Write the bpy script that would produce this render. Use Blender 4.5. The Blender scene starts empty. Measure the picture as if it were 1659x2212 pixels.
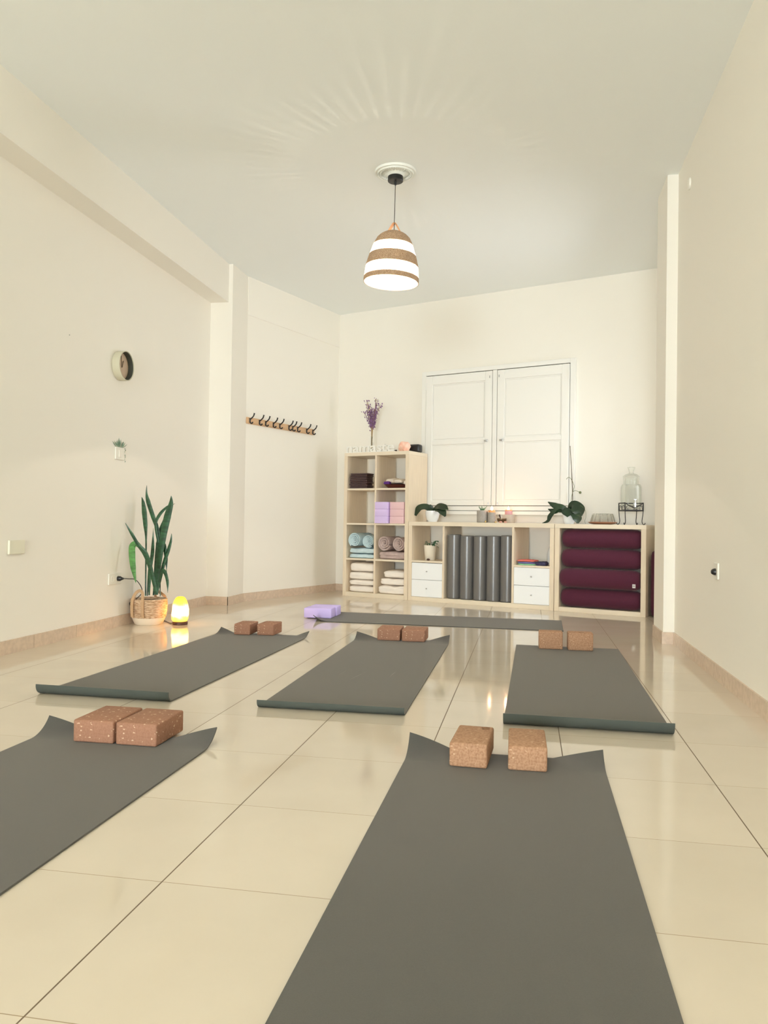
import bpy, bmesh, math, random
from mathutils import Vector, Matrix, noise
PI = math.pi
sc = bpy.context.scene
COL = sc.collection

# ------------------------------------------------------------------ camera
cam_d = bpy.data.cameras.new('camera')
cam = bpy.data.objects.new('camera', cam_d)
COL.objects.link(cam)
YAW, PITCH, ROLL, CAMZ = 0.180688, 0.0132018, 0.0146297, 0.77124
_f = Vector((-math.sin(YAW), math.cos(YAW), 0)); _r = Vector((math.cos(YAW), math.sin(YAW), 0)); _u = Vector((0, 0, 1))
f2 = _f * math.cos(PITCH) + _u * math.sin(PITCH); u2 = _u * math.cos(PITCH) - _f * math.sin(PITCH)
r3 = _r * math.cos(ROLL) + u2 * math.sin(ROLL); u3 = u2 * math.cos(ROLL) - _r * math.sin(ROLL)
cam.matrix_world = Matrix(((r3.x, u3.x, -f2.x, 0), (r3.y, u3.y, -f2.y, 0), (r3.z, u3.z, -f2.z, CAMZ), (0, 0, 0, 1)))
cam_d.sensor_fit = 'HORIZONTAL'; cam_d.sensor_width = 36.0; cam_d.lens = 1699.556 * 36 / 1659
cam_d.clip_start = 0.05
sc.camera = cam

# ------------------------------------------------------------------ world, daylight, exposure
sc.view_settings.view_transform = 'Standard'; sc.view_settings.look = 'None'
sc.view_settings.gamma = 1.0; sc.view_settings.use_curve_mapping = False
sc.view_settings.exposure = 0.61
w = bpy.data.worlds.new('daylight'); sc.world = w; w.use_nodes = True
bg = w.node_tree.nodes['Background']
bg.inputs[0].default_value = (0.93, 0.97, 1.0, 1); bg.inputs[1].default_value = 1.0
WIN_W = 445.0
la = bpy.data.lights.new('daylight_window', 'AREA'); la.shape = 'RECTANGLE'; la.size = 3.0; la.size_y = 2.3
la.energy = WIN_W; la.color = (0.84, 0.935, 1.0)
lo = bpy.data.objects.new('daylight_window', la); COL.objects.link(lo)
lo.location = (-1.10, -8.95, 1.2); lo.rotation_euler = (PI / 2, 0, 0)
SIDE_W = 43.0
ls = bpy.data.lights.new('daylight_side', 'AREA'); ls.shape = 'RECTANGLE'; ls.size = 1.5; ls.size_y = 1.4
ls.energy = SIDE_W; ls.color = (0.95, 0.97, 1.0)
lso = bpy.data.objects.new('daylight_side', ls); COL.objects.link(lso)
lso.location = (1.90, 6.42, 1.5); lso.rotation_euler = (PI / 2, 0, PI / 2)
sc.cycles.max_bounces = 14; sc.cycles.diffuse_bounces = 9; sc.cycles.glossy_bounces = 5
sc.cycles.transmission_bounces = 12; sc.cycles.transparent_max_bounces = 12
sc.cycles.caustics_reflective = False; sc.cycles.caustics_refractive = False
sc.cycles.sample_clamp_indirect = 6.0

# ------------------------------------------------------------------ materials
MATS = {}
def _nt(name):
    m = bpy.data.materials.new(name); m.use_nodes = True
    return m, m.node_tree, m.node_tree.nodes['Principled BSDF']
def sock(node, n, val):
    if n in node.inputs: node.inputs[n].default_value = val
def mat(name, col, rough=0.5, spec=0.5, metal=0.0, var=0.0, vscale=20.0, bump=0.0, bscale=200.0, trans=0.0, ior=1.5,
        stretch=(1, 1, 1), sheen=0.0, col2=None):
    m, nt, b = _nt(name); N = nt.nodes; L = nt.links
    b.inputs['Base Color'].default_value = (*col, 1); b.inputs['Roughness'].default_value = rough
    sock(b, 'Specular IOR Level', spec); b.inputs['Metallic'].default_value = metal
    sock(b, 'Transmission Weight', trans); b.inputs['IOR'].default_value = ior
    if sheen: sock(b, 'Sheen Weight', sheen); sock(b, 'Sheen Tint', (1.0, 0.93, 0.86, 1))
    if var or bump:
        tc = N.new('ShaderNodeTexCoord'); mp = N.new('ShaderNodeMapping'); mp.inputs['Scale'].default_value = stretch
        L.new(tc.outputs['Object'], mp.inputs['Vector'])
    if var:
        n = N.new('ShaderNodeTexNoise'); n.inputs['Scale'].default_value = vscale; n.inputs['Detail'].default_value = 4
        L.new(mp.outputs[0], n.inputs['Vector'])
        r = N.new('ShaderNodeValToRGB')
        c2 = col2 or tuple(max(0, c * (1 - var)) for c in col)
        r.color_ramp.elements[0].position = 0.35; r.color_ramp.elements[0].color = (*c2, 1)
        r.color_ramp.elements[1].position = 0.65; r.color_ramp.elements[1].color = (*col, 1)
        L.new(n.outputs['Fac'], r.inputs[0]); L.new(r.outputs[0], b.inputs['Base Color'])
    if bump:
        n2 = N.new('ShaderNodeTexNoise'); n2.inputs['Scale'].default_value = bscale; n2.inputs['Detail'].default_value = 3
        L.new(mp.outputs[0], n2.inputs['Vector'])
        bp = N.new('ShaderNodeBump'); bp.inputs['Strength'].default_value = bump; bp.inputs['Distance'].default_value = 0.002
        L.new(n2.outputs['Fac'], bp.inputs['Height']); L.new(bp.outputs[0], b.inputs['Normal'])
    MATS[name] = m
    return m
def emis(name, col, strength):
    m = bpy.data.materials.new(name); m.use_nodes = True; nt = m.node_tree; nt.nodes.clear()
    e = nt.nodes.new('ShaderNodeEmission'); e.inputs[0].default_value = (*col, 1); e.inputs[1].default_value = strength
    o = nt.nodes.new('ShaderNodeOutputMaterial'); nt.links.new(e.outputs[0], o.inputs[0]); MATS[name] = m
    return m

WALL = (0.885, 0.853, 0.782)
mat('wall_paint', WALL, 0.6, 0.25, bump=0.05, bscale=60)
mat('ceiling_paint', (0.89, 0.925, 0.925), 0.8, 0.2)
mat('white_gloss', (0.86, 0.86, 0.83), 0.35, 0.5)
mat('shutter_paint', (0.87, 0.86, 0.82), 0.4, 0.5)
mat('plaster_white', (0.86, 0.88, 0.84), 0.6)
mat('gap_dark', (0.06, 0.05, 0.04), 0.8)
mat('baseboard_tile', (0.70, 0.56, 0.44), 0.25, 0.5, var=0.12, vscale=35)
mat('baseboard_grout', (0.80, 0.72, 0.6), 0.7)
mat('birch', (0.82, 0.70, 0.54), 0.45, 0.4, var=0.10, vscale=9, stretch=(14, 14, 0.6))
mat('birch_flat', (0.83, 0.73, 0.58), 0.45, 0.4, var=0.05, vscale=9, stretch=(0.6, 14, 14))
mat('drawer_white', (0.90, 0.925, 0.95), 0.3)
mat('steel', (0.6, 0.6, 0.6), 0.3, metal=1.0)
mat('grey_metal', (0.35, 0.35, 0.34), 0.35, metal=0.8)
mat('black_metal', (0.012, 0.011, 0.011), 0.4)
mat('black_plastic', (0.015, 0.015, 0.016), 0.35)
mat('mat_under', (0.080, 0.092, 0.083), 0.8, 0.2, bump=0.25, bscale=900)
mat('mat_rubber', (0.088, 0.085, 0.078), 0.75, 0.3, sheen=0.21, var=0.10, vscale=400, bump=0.25, bscale=900)
mat('lilac_foam', (0.66, 0.55, 0.98), 0.7, 0.2)
mat('lilac_pale', (0.70, 0.56, 0.90), 0.7, 0.2)
mat('pink_foam', (0.80, 0.55, 0.58), 0.7, 0.2)
mat('roller_grey', (0.155, 0.15, 0.145), 0.27, 0.6, bump=0.15, bscale=150)
mat('maroon', (0.10, 0.020, 0.045), 0.8, 0.2, var=0.25, vscale=300, bump=0.3, bscale=500, sheen=0.15)
mat('maroon_tag', (0.75, 0.73, 0.72), 0.7)
mat('blue_fleece', (0.62, 0.77, 0.82), 0.9, 0.1, var=0.12, vscale=25, bump=0.5, bscale=120)
mat('mauve_fleece', (0.60, 0.47, 0.44), 0.9, 0.1, var=0.2, vscale=25, bump=0.5, bscale=120)
mat('cream_fleece', (0.92, 0.86, 0.79), 0.9, 0.1, var=0.04, vscale=15, bump=0.3, bscale=80)
mat('brown_leather', (0.075, 0.040, 0.040), 0.28, 0.5)
mat('brown_dish', (0.12, 0.03, 0.02), 0.5)
mat('black_cloth', (0.012, 0.010, 0.014), 0.8)
mat('purple_cloth', (0.10, 0.02, 0.22), 0.7)
mat('cream_cloth', (0.85, 0.76, 0.64), 0.8)
mat('blue_glaze', (0.02, 0.12, 0.28), 0.3)
mat('leaf_dark', (0.018, 0.045, 0.018), 0.35, 0.5, var=0.4, vscale=18)
mat('leaf_snake', (0.035, 0.12, 0.05), 0.4, 0.5, var=0.55, vscale=28, stretch=(0.6, 0.6, 2.5))
mat('leaf_snake_light', (0.13, 0.36, 0.10), 0.4, 0.5, var=0.45, vscale=30, stretch=(0.6, 0.6, 2.5))
mat('leaf_succulent', (0.05, 0.16, 0.07), 0.5)
mat('stem_brown', (0.09, 0.06, 0.03), 0.7)
mat('stem_green', (0.14, 0.16, 0.07), 0.6)
mat('dry_stem', (0.35, 0.24, 0.12), 0.8)
mat('blossom', (0.33, 0.17, 0.36), 0.8, var=0.45, vscale=90)
mat('soil', (0.03, 0.02, 0.015), 0.95)
mat('ceramic_white', (0.84, 0.87, 0.90), 0.2, 0.6)
mat('ceramic_cream', (0.85, 0.79, 0.68), 0.3, 0.5)
mat('concrete', (0.40, 0.37, 0.33), 0.7, var=0.1, vscale=60)
mat('concrete_pale', (0.62, 0.52, 0.43), 0.7, var=0.08, vscale=60)
mat('bronze', (0.16, 0.10, 0.055), 0.35, metal=0.7)
mat('dark_wood', (0.07, 0.025, 0.015), 0.5)
mat('wax_orange', (0.92, 0.42, 0.16), 0.5)
mat('wax_rose', (0.70, 0.36, 0.38), 0.5)
mat('salt_rose', (0.90, 0.48, 0.36), 0.35, var=0.3, vscale=25, col2=(0.95, 0.68, 0.55))
mat('stone_rose', (0.75, 0.38, 0.30), 0.5)
mat('gold', (0.7, 0.5, 0.2), 0.3, metal=1.0)
mat('copper_tray', (0.38, 0.17, 0.09), 0.4, 0.5)
mat('sign_white', (0.88, 0.87, 0.82), 0.4)
mat('rack_wood', (0.72, 0.47, 0.27), 0.5, var=0.12, vscale=10, stretch=(1, 12, 12))
mat('handle_jute', (0.58, 0.38, 0.22), 0.9, var=0.15, vscale=120)
mat('canvas_white', (0.82, 0.72, 0.58), 0.9, bump=0.3, bscale=120)
mat('coral_cloth', (0.85, 0.20, 0.17), 0.8)
mat('peri_cloth', (0.22, 0.22, 0.52), 0.8)
mat('mint_cloth', (0.32, 0.72, 0.42), 0.8)
mat('navy_cloth', (0.05, 0.05, 0.12), 0.8)
mat('bottle_plastic', (0.85, 0.9, 0.92), 0.3, trans=0.15, ior=1.2)
mat('clock_case', (0.62, 0.59, 0.45), 0.5)
mat('clock_inner', (0.07, 0.075, 0.06), 0.6)
mat('clock_face', (0.66, 0.50, 0.36), 0.6, var=0.12, vscale=14, stretch=(1, 6, 1))
mat('clock_hand', (0.25, 0.18, 0.12), 0.5)
mat('plate_white', (0.86, 0.84, 0.76), 0.35)
mat('plate_cream', (0.80, 0.78, 0.64), 0.4)
mat('sticker_green', (0.20, 0.40, 0.27), 0.6, var=0.5, vscale=60)
mat('sticker_pale', (0.45, 0.50, 0.36), 0.6)
mat('shade_ribbon', (0.75, 0.47, 0.28), 0.6)
mat('socket_lamp', (0.75, 0.45, 0.22), 0.5)
mat('lamp_base', (0.10, 0.035, 0.02), 0.5)

def glass(name, col, rough=0.0, ior=1.45):
    m = bpy.data.materials.new(name); m.use_nodes = True; nt = m.node_tree; nt.nodes.clear()
    g = nt.nodes.new('ShaderNodeBsdfGlass'); g.inputs[0].default_value = (*col, 1); g.inputs['Roughness'].default_value = rough; g.inputs['IOR'].default_value = ior
    t = nt.nodes.new('ShaderNodeBsdfTransparent'); t.inputs[0].default_value = (*col, 1)
    x = nt.nodes.new('ShaderNodeMixShader'); x.inputs[0].default_value = 0.65
    o = nt.nodes.new('ShaderNodeOutputMaterial')
    nt.links.new(g.outputs[0], x.inputs[1]); nt.links.new(t.outputs[0], x.inputs[2]); nt.links.new(x.outputs[0], o.inputs[0]); MATS[name] = m
glass('glass_clear', (0.985, 0.992, 0.985)); glass('glass_green', (0.980, 0.995, 0.990))

def cork(name, base, dark, light, fleck):
    m, nt, b = _nt(name); N = nt.nodes; L = nt.links
    tc = N.new('ShaderNodeTexCoord')
    v = N.new('ShaderNodeTexVoronoi'); v.inputs['Scale'].default_value = 190; L.new(tc.outputs['Object'], v.inputs['Vector'])
    n = N.new('ShaderNodeTexNoise'); n.inputs['Scale'].default_value = 140; n.inputs['Detail'].default_value = 5; L.new(tc.outputs['Object'], n.inputs['Vector'])
    r = N.new('ShaderNodeValToRGB'); r.color_ramp.elements[0].position = 0.34; r.color_ramp.elements[0].color = (*dark, 1)
    r.color_ramp.elements[1].position = 0.6; r.color_ramp.elements[1].color = (*base, 1)
    L.new(n.outputs['Fac'], r.inputs[0])
    ad = N.new('ShaderNodeMixRGB'); ad.blend_type = 'ADD'; ad.inputs[0].default_value = 0.010; L.new(tc.outputs['Object'], ad.inputs[1]); L.new(n.outputs['Color'], ad.inputs[2])
    mp = N.new('ShaderNodeMapping'); mp.inputs['Scale'].default_value = (0.8, 1.0, 1.5); mp.inputs['Rotation'].default_value = (0.4, 0.3, 0.5); L.new(ad.outputs[0], mp.inputs[0])
    v2 = N.new('ShaderNodeTexVoronoi'); v2.inputs['Scale'].default_value = 95; L.new(mp.outputs[0], v2.inputs['Vector'])
    sep = N.new('ShaderNodeSeparateColor'); L.new(v2.outputs['Color'], sep.inputs[0])
    gt = N.new('ShaderNodeMath'); gt.operation = 'GREATER_THAN'; gt.inputs[1].default_value = 1 - fleck; L.new(sep.outputs[0], gt.inputs[0])
    lt = N.new('ShaderNodeMath'); lt.operation = 'LESS_THAN'; lt.inputs[1].default_value = 0.36; L.new(v2.outputs['Distance'], lt.inputs[0])
    mu = N.new('ShaderNodeMath'); mu.operation = 'MULTIPLY'; L.new(gt.outputs[0], mu.inputs[0]); L.new(lt.outputs[0], mu.inputs[1])
    mx = N.new('ShaderNodeMix'); mx.data_type = 'RGBA'; L.new(mu.outputs[0], mx.inputs['Factor'])
    L.new(r.outputs[0], mx.inputs['A']); mx.inputs['B'].default_value = (*light, 1)
    L.new(mx.outputs['Result'], b.inputs['Base Color']); b.inputs['Roughness'].default_value = 0.75; sock(b, 'Specular IOR Level', 0.25)
    bp = N.new('ShaderNodeBump'); bp.inputs['Strength'].default_value = 0.25; bp.inputs['Distance'].default_value = 0.002
    L.new(n.outputs['Fac'], bp.inputs['Height']); L.new(bp.outputs[0], b.inputs['Normal'])
    MATS[name] = m
cork('cork_red', (0.38, 0.20, 0.13), (0.325, 0.162, 0.102), (0.64, 0.46, 0.32), 0.15)
cork('cork_tan', (0.48, 0.285, 0.175), (0.35, 0.185, 0.105), (0.58, 0.39, 0.26), 0.10)

def floor_mat():
    m, nt, b = _nt('floor_tile'); N = nt.nodes; L = nt.links
    tc = N.new('ShaderNodeTexCoord'); sp = N.new('ShaderNodeSeparateXYZ'); L.new(tc.outputs['Object'], sp.inputs[0])
    def line(out, off, pitch, half):
        a = N.new('ShaderNodeMath'); a.operation = 'SUBTRACT'; a.inputs[1].default_value = off; L.new(out, a.inputs[0])
        d = N.new('ShaderNodeMath'); d.operation = 'DIVIDE'; d.inputs[1].default_value = pitch; L.new(a.outputs[0], d.inputs[0])
        fl = N.new('ShaderNodeMath'); fl.operation = 'FLOOR'; L.new(d.outputs[0], fl.inputs[0])
        fr = N.new('ShaderNodeMath'); fr.operation = 'FRACT'; L.new(d.outputs[0], fr.inputs[0])
        c = N.new('ShaderNodeMath'); c.operation = 'PINGPONG'; c.inputs[1].default_value = 0.5; L.new(fr.outputs[0], c.inputs[0])
        lt = N.new('ShaderNodeMath'); lt.operation = 'LESS_THAN'; lt.inputs[1].default_value = half / pitch; L.new(c.outputs[0], lt.inputs[0])
        return lt.outputs[0], fl.outputs[0]
    gx, ix = line(sp.outputs['X'], -0.7558, 0.44, 0.0016)
    gy, iy = line(sp.outputs['Y'], 1.5735, 0.4662, 0.0010)
    cb = N.new('ShaderNodeCombineXYZ'); L.new(ix, cb.inputs[0]); L.new(iy, cb.inputs[1])
    wn = N.new('ShaderNodeTexWhiteNoise'); wn.noise_dimensions = '3D'; L.new(cb.outputs[0], wn.inputs['Vector'])
    nz = N.new('ShaderNodeTexNoise'); nz.inputs['Scale'].default_value = 4; nz.inputs['Detail'].default_value = 3; L.new(tc.outputs['Object'], nz.inputs['Vector'])
    r = N.new('ShaderNodeValToRGB'); r.color_ramp.elements[0].position = 0.3; r.color_ramp.elements[0].color = (0.665, 0.585, 0.475, 1)
    r.color_ramp.elements[1].position = 0.7; r.color_ramp.elements[1].color = (0.695, 0.615, 0.505, 1); L.new(nz.outputs['Fac'], r.inputs[0])
    br = N.new('ShaderNodeMapRange'); br.inputs['To Min'].default_value = 0.97; br.inputs['To Max'].default_value = 1.02; L.new(wn.outputs['Value'], br.inputs['Value'])
    hs = N.new('ShaderNodeHueSaturation'); L.new(r.outputs[0], hs.inputs['Color']); L.new(br.outputs[0], hs.inputs['Value'])
    m1 = N.new('ShaderNodeMix'); m1.data_type = 'RGBA'; L.new(gy, m1.inputs['Factor']); L.new(hs.outputs[0], m1.inputs['A']); m1.inputs['B'].default_value = (0.30, 0.22, 0.13, 1)
    m2 = N.new('ShaderNodeMix'); m2.data_type = 'RGBA'; L.new(gx, m2.inputs['Factor']); L.new(m1.outputs['Result'], m2.inputs['A']); m2.inputs['B'].default_value = (0.15, 0.10, 0.06, 1)
    L.new(m2.outputs['Result'], b.inputs['Base Color'])
    mxg = N.new('ShaderNodeMath'); mxg.operation = 'MAXIMUM'; L.new(gx, mxg.inputs[0]); L.new(gy, mxg.inputs[1])
    rr = N.new('ShaderNodeMapRange'); rr.inputs['To Min'].default_value = 0.07; rr.inputs['To Max'].default_value = 0.7; L.new(mxg.outputs[0], rr.inputs['Value'])
    L.new(rr.outputs[0], b.inputs['Roughness']); b.inputs['IOR'].default_value = 1.5
    MATS['floor_tile'] = m
floor_mat()

def jute():
    m, nt, b = _nt('jute_braid'); N = nt.nodes; L = nt.links
    tc = N.new('ShaderNodeTexCoord'); mp = N.new('ShaderNodeMapping'); mp.inputs['Scale'].default_value = (0.7, 0.7, 4.5); L.new(tc.outputs['Object'], mp.inputs[0])
    n = N.new('ShaderNodeTexNoise'); n.inputs['Scale'].default_value = 52; n.inputs['Detail'].default_value = 4; L.new(mp.outputs[0], n.inputs['Vector'])
    r = N.new('ShaderNodeValToRGB'); r.color_ramp.elements[0].position = 0.35; r.color_ramp.elements[0].color = (0.36, 0.21, 0.11, 1)
    r.color_ramp.elements[1].position = 0.62; r.color_ramp.elements[1].color = (0.74, 0.55, 0.38, 1); L.new(n.outputs['Fac'], r.inputs[0])
    L.new(r.outputs[0], b.inputs['Base Color']); b.inputs['Roughness'].default_value = 0.9; sock(b, 'Specular IOR Level', 0.1)
    MATS['jute_braid'] = m
jute()

def weave():
    m, nt, b = _nt('shade_weave'); N = nt.nodes; L = nt.links
    tc = N.new('ShaderNodeTexCoord'); n = N.new('ShaderNodeTexNoise'); n.inputs['Scale'].default_value = 210; n.inputs['Detail'].default_value = 4; L.new(tc.outputs['Object'], n.inputs['Vector'])
    r = N.new('ShaderNodeValToRGB'); r.color_ramp.elements[0].position = 0.35; r.color_ramp.elements[0].color = (0.31, 0.185, 0.10, 1)
    r.color_ramp.elements[1].position = 0.65; r.color_ramp.elements[1].color = (0.60, 0.42, 0.28, 1); L.new(n.outputs['Fac'], r.inputs[0])
    L.new(r.outputs[0], b.inputs['Base Color']); b.inputs['Roughness'].default_value = 0.85
    tr = N.new('ShaderNodeBsdfTranslucent'); L.new(r.outputs[0], tr.inputs[0])
    mx = N.new('ShaderNodeMixShader'); mx.inputs[0].default_value = 0.004
    out = N['Material Output']; L.new(b.outputs[0], mx.inputs[1]); L.new(tr.outputs[0], mx.inputs[2]); L.new(mx.outputs[0], out.inputs[0])
    MATS['shade_weave'] = m
    m, nt, b = _nt('shade_white'); N = nt.nodes; L = nt.links
    b.inputs['Base Color'].default_value = (0.92, 0.84, 0.66, 1); b.inputs['Roughness'].default_value = 0.9
    tr = N.new('ShaderNodeBsdfTranslucent'); tr.inputs[0].default_value = (0.95, 0.86, 0.66, 1)
    mx = N.new('ShaderNodeMixShader'); mx.inputs[0].default_value = 0.5
    out = N['Material Output']; L.new(b.outputs[0], mx.inputs[1]); L.new(tr.outputs[0], mx.inputs[2]); L.new(mx.outputs[0], out.inputs[0])
    MATS['shade_white'] = m
weave()

def salt():
    m = bpy.data.materials.new('salt_glow'); m.use_nodes = True; nt = m.node_tree; N = nt.nodes; L = nt.links; N.clear()
    tc = N.new('ShaderNodeTexCoord'); sp = N.new('ShaderNodeSeparateXYZ'); L.new(tc.outputs['Object'], sp.inputs[0])
    nz = N.new('ShaderNodeTexNoise'); nz.inputs['Scale'].default_value = 22; L.new(tc.outputs['Object'], nz.inputs['Vector'])
    ad = N.new('ShaderNodeMath'); ad.operation = 'MULTIPLY_ADD'; ad.inputs[1].default_value = 0.05; L.new(nz.outputs['Fac'], ad.inputs[0]); L.new(sp.outputs['Z'], ad.inputs[2])
    r = N.new('ShaderNodeValToRGB'); cr = r.color_ramp
    cr.elements[0].position = 0.045; cr.elements[0].color = (0.9, 0.50, 0.06, 1)
    cr.elements[1].position = 0.24; cr.elements[1].color = (1.0, 0.52, 0.03, 1)
    for p, c in ((0.075, (1.3, 0.85, 0.16)), (0.10, (6, 2.6, 0.9)), (0.15, (6, 2.6, 0.9)), (0.185, (1.5, 1.0, 0.10))):
        e = cr.elements.new(p); e.color = (*c, 1)
    L.new(ad.outputs[0], r.inputs[0])
    e = N.new('ShaderNodeEmission'); L.new(r.outputs[0], e.inputs[0]); e.inputs[1].default_value = 1.25
    o = N.new('ShaderNodeOutputMaterial'); L.new(e.outputs[0], o.inputs[0]); MATS['salt_glow'] = m
salt()
emis('bulb_glow', (1.0, 0.82, 0.55), 30.0); emis('flame', (1.0, 0.72, 0.32), 18.0)
emis('wax_lit', (1.0, 0.42, 0.12), 0.9)

# ------------------------------------------------------------------ geometry helpers
def box(bm, x0, x1, y0, y1, z0, z1):
    v = [bm.verts.new(p) for p in ((x0, y0, z0), (x1, y0, z0), (x1, y1, z0), (x0, y1, z0), (x0, y0, z1), (x1, y0, z1), (x1, y1, z1), (x0, y1, z1))]
    for f in ((3, 2, 1, 0), (4, 5, 6, 7), (0, 1, 5, 4), (1, 2, 6, 5), (2, 3, 7, 6), (3, 0, 4, 7)): bm.faces.new([v[i] for i in f])
def prism(bm, pts, z0, z1):
    a = [bm.verts.new((x, y, z0)) for x, y in pts]; b = [bm.verts.new((x, y, z1)) for x, y in pts]; n = len(pts)
    bm.faces.new(a[::-1]); bm.faces.new(b)
    for i in range(n): bm.faces.new((a[i], a[(i + 1) % n], b[(i + 1) % n], b[i]))
def lathe(bm, prof, seg=32, cx=0, cy=0, closed=False, wob=None):
    rings = []
    for r, z in prof:
        if r < 1e-5: rings.append([bm.verts.new((cx, cy, z))])
        else:
            rings.append([bm.verts.new((cx + r * (wob(2 * PI * i / seg, z) if wob else 1) * math.cos(2 * PI * i / seg), cy + r * (wob(2 * PI * i / seg, z) if wob else 1) * math.sin(2 * PI * i / seg), z)) for i in range(seg)])
    rr = rings + ([rings[0]] if closed else [])
    for a, b in zip(rr[:-1], rr[1:]):
        for i in range(seg):
            j = (i + 1) % seg
            if len(a) == 1 and len(b) == 1: continue
            if len(a) == 1: bm.faces.new((a[0], b[j], b[i]))
            elif len(b) == 1: bm.faces.new((a[i], a[j], b[0]))
            else: bm.faces.new((a[i], a[j], b[j], b[i]))
def tube(bm, pts, r, seg=8, cap=True):
    pts = [Vector(p) for p in pts]; n = len(pts); rs = r if isinstance(r, (list, tuple)) else [r] * n
    rings = []; prev = None
    for i, p in enumerate(pts):
        t = (pts[min(i + 1, n - 1)] - pts[max(i - 1, 0)]).normalized()
        if prev is None:
            a = Vector((0, 0, 1)) if abs(t.z) < 0.9 else Vector((1, 0, 0)); s = t.cross(a).normalized()
        else: s = (prev - t * prev.dot(t)).normalized()
        prev = s; q = t.cross(s)
        rings.append([bm.verts.new(p + (s * math.cos(2 * PI * k / seg) + q * math.sin(2 * PI * k / seg)) * rs[i]) for k in range(seg)])
    for a, b in zip(rings[:-1], rings[1:]):
        for k in range(seg): bm.faces.new((a[k], a[(k + 1) % seg], b[(k + 1) % seg], b[k]))
    if cap: bm.faces.new(rings[0][::-1]); bm.faces.new(rings[-1])
def smooth_path(pts, k=6):
    P = [Vector(p) for p in pts]; out = []
    for i in range(len(P) - 1):
        p0, p1, p2, p3 = P[max(i - 1, 0)], P[i], P[i + 1], P[min(i + 2, len(P) - 1)]
        for j in range(k):
            t = j / k
            out.append(0.5 * ((2 * p1) + (p2 - p0) * t + (2 * p0 - 5 * p1 + 4 * p2 - p3) * t * t + (3 * p1 - p0 - 3 * p2 + p3) * t ** 3))
    out.append(P[-1]); return out
def bev(bm, w, seg=2):
    bmesh.ops.bevel(bm, geom=bm.edges[:], offset=w, segments=seg, profile=0.5, affect='EDGES', clamp_overlap=True)
def B(): return bmesh.new()
def BX(*a, bevel=0, seg=2):
    bm = B(); box(bm, *a)
    if bevel: bev(bm, bevel, seg)
    return bm
def obj(name, bm, m, parent=None, smooth=False, loc=None, rotz=0, angle=40):
    bmesh.ops.recalc_face_normals(bm, faces=bm.faces[:])
    me = bpy.data.meshes.new(name); bm.to_mesh(me); bm.free()
    me.materials.append(MATS[m] if isinstance(m, str) else m)
    o = bpy.data.objects.new(name, me); COL.objects.link(o)
    if parent: o.parent = parent
    if loc is not None: o.location = loc
    if rotz: o.rotation_euler.z = rotz
    if smooth:
        for p in me.polygons: p.use_smooth = True
        try: me.set_sharp_from_angle(angle=math.radians(angle))
        except Exception: pass
    return o
def tag(o, label, cat, group=None):
    o['label'] = label; o['category'] = cat
    if group: o['group'] = group
    return o
def thing(name, label, cat, loc=(0, 0, 0), rotz=0, group=None):
    o = bpy.data.objects.new(name, None); COL.objects.link(o); o.empty_display_size = 0.05
    o.location = loc; o.rotation_euler.z = rotz
    return tag(o, label, cat, group)
def struct(name, bm, m, parent=None, smooth=False, loc=None, rotz=0):
    o = obj(name, bm, m, parent, smooth, loc, rotz)
    if parent is None: o['kind'] = 'structure'
    return o
TH = math.radians(-20.57)
O3 = Vector((-1.897, 8.032, 0))
UX = Vector((math.cos(TH), math.sin(TH), 0)); DX = Vector((-math.sin(TH), math.cos(TH), 0))
def T(u, d, z=0.0): return O3 + UX * u + DX * d + Vector((0, 0, z))
def xy(u, d): p = T(u, d); return (p.x, p.y)

# ------------------------------------------------------------------ room shell
H = 3.10; XL = -2.87; XR = 0.955; YF = -9.0
bm = B(); box(bm, -3.3, 1.6, YF - 0.1, 9.2, -0.1, 0.0); struct('floor', bm, 'floor_tile')
bm = B(); box(bm, -3.3, 1.6, YF - 0.1, 9.2, H, H + 0.1); struct('ceiling', bm, 'ceiling_paint')
bm = B(); box(bm, XL - 0.15, XL, YF, 6.76, 0, H); struct('wall_left', bm, 'wall_paint')
bm = B(); box(bm, XR, XR + 0.25, YF, 5.44, 0, H); box(bm, XR, XR + 0.25, 5.44, 5.82, 0, H); struct('wall_right', bm, 'wall_paint')
bm = B(); box(bm, 0.885, XR, 5.43, 5.82, 0, H); struct('wall_pillar_right', bm, 'wall_paint')
CA = Vector((-2.653, 7.128, 0)); CB = Vector((-2.112, 8.607, 0)); CT = (CB - CA).normalized(); CN = Vector((CT.y, -CT.x, 0)); CL = (CB - CA).length
bm = B(); prism(bm, [(XL - 0.15, 6.755), (-2.66, 6.755), (-2.653, 7.128), (-3.0, 7.128)], 0, H); struct('wall_pillar_left', bm, 'wall_paint')
bm = B(); p3 = CB - CN * 0.2; p4 = CA - CN * 0.2
prism(bm, [(CA.x, CA.y), (CB.x, CB.y), (p3.x, p3.y), (p4.x, p4.y)], 0, H); struct('wall_alcove', bm, 'wall_paint')
bm = B(); q1 = CA + CN * 0.007; q2 = CB + CN * 0.007; prism(bm, [(q1.x, q1.y), (q2.x, q2.y), (CB.x, CB.y), (CA.x, CA.y)], 2.735, H); struct('trim_2', bm, 'wall_paint')
WD = 0.46
bm = B(); prism(bm, [xy(-0.50, WD), xy(3.35, WD), xy(3.35, WD + 0.2), xy(-0.50, WD + 0.2)], 0, H); struct('wall_back', bm, 'wall_paint')
bm = B()
for a in ((5.82, 5.90, 0, H), (6.94, 7.55, 0, H), (5.90, 6.94, 0, 1.0), (5.90, 6.94, 2.05, H)): box(bm, 1.16, 1.35, *a)
struct('wall_alcove_right', bm, 'wall_paint')
bm = B()
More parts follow.
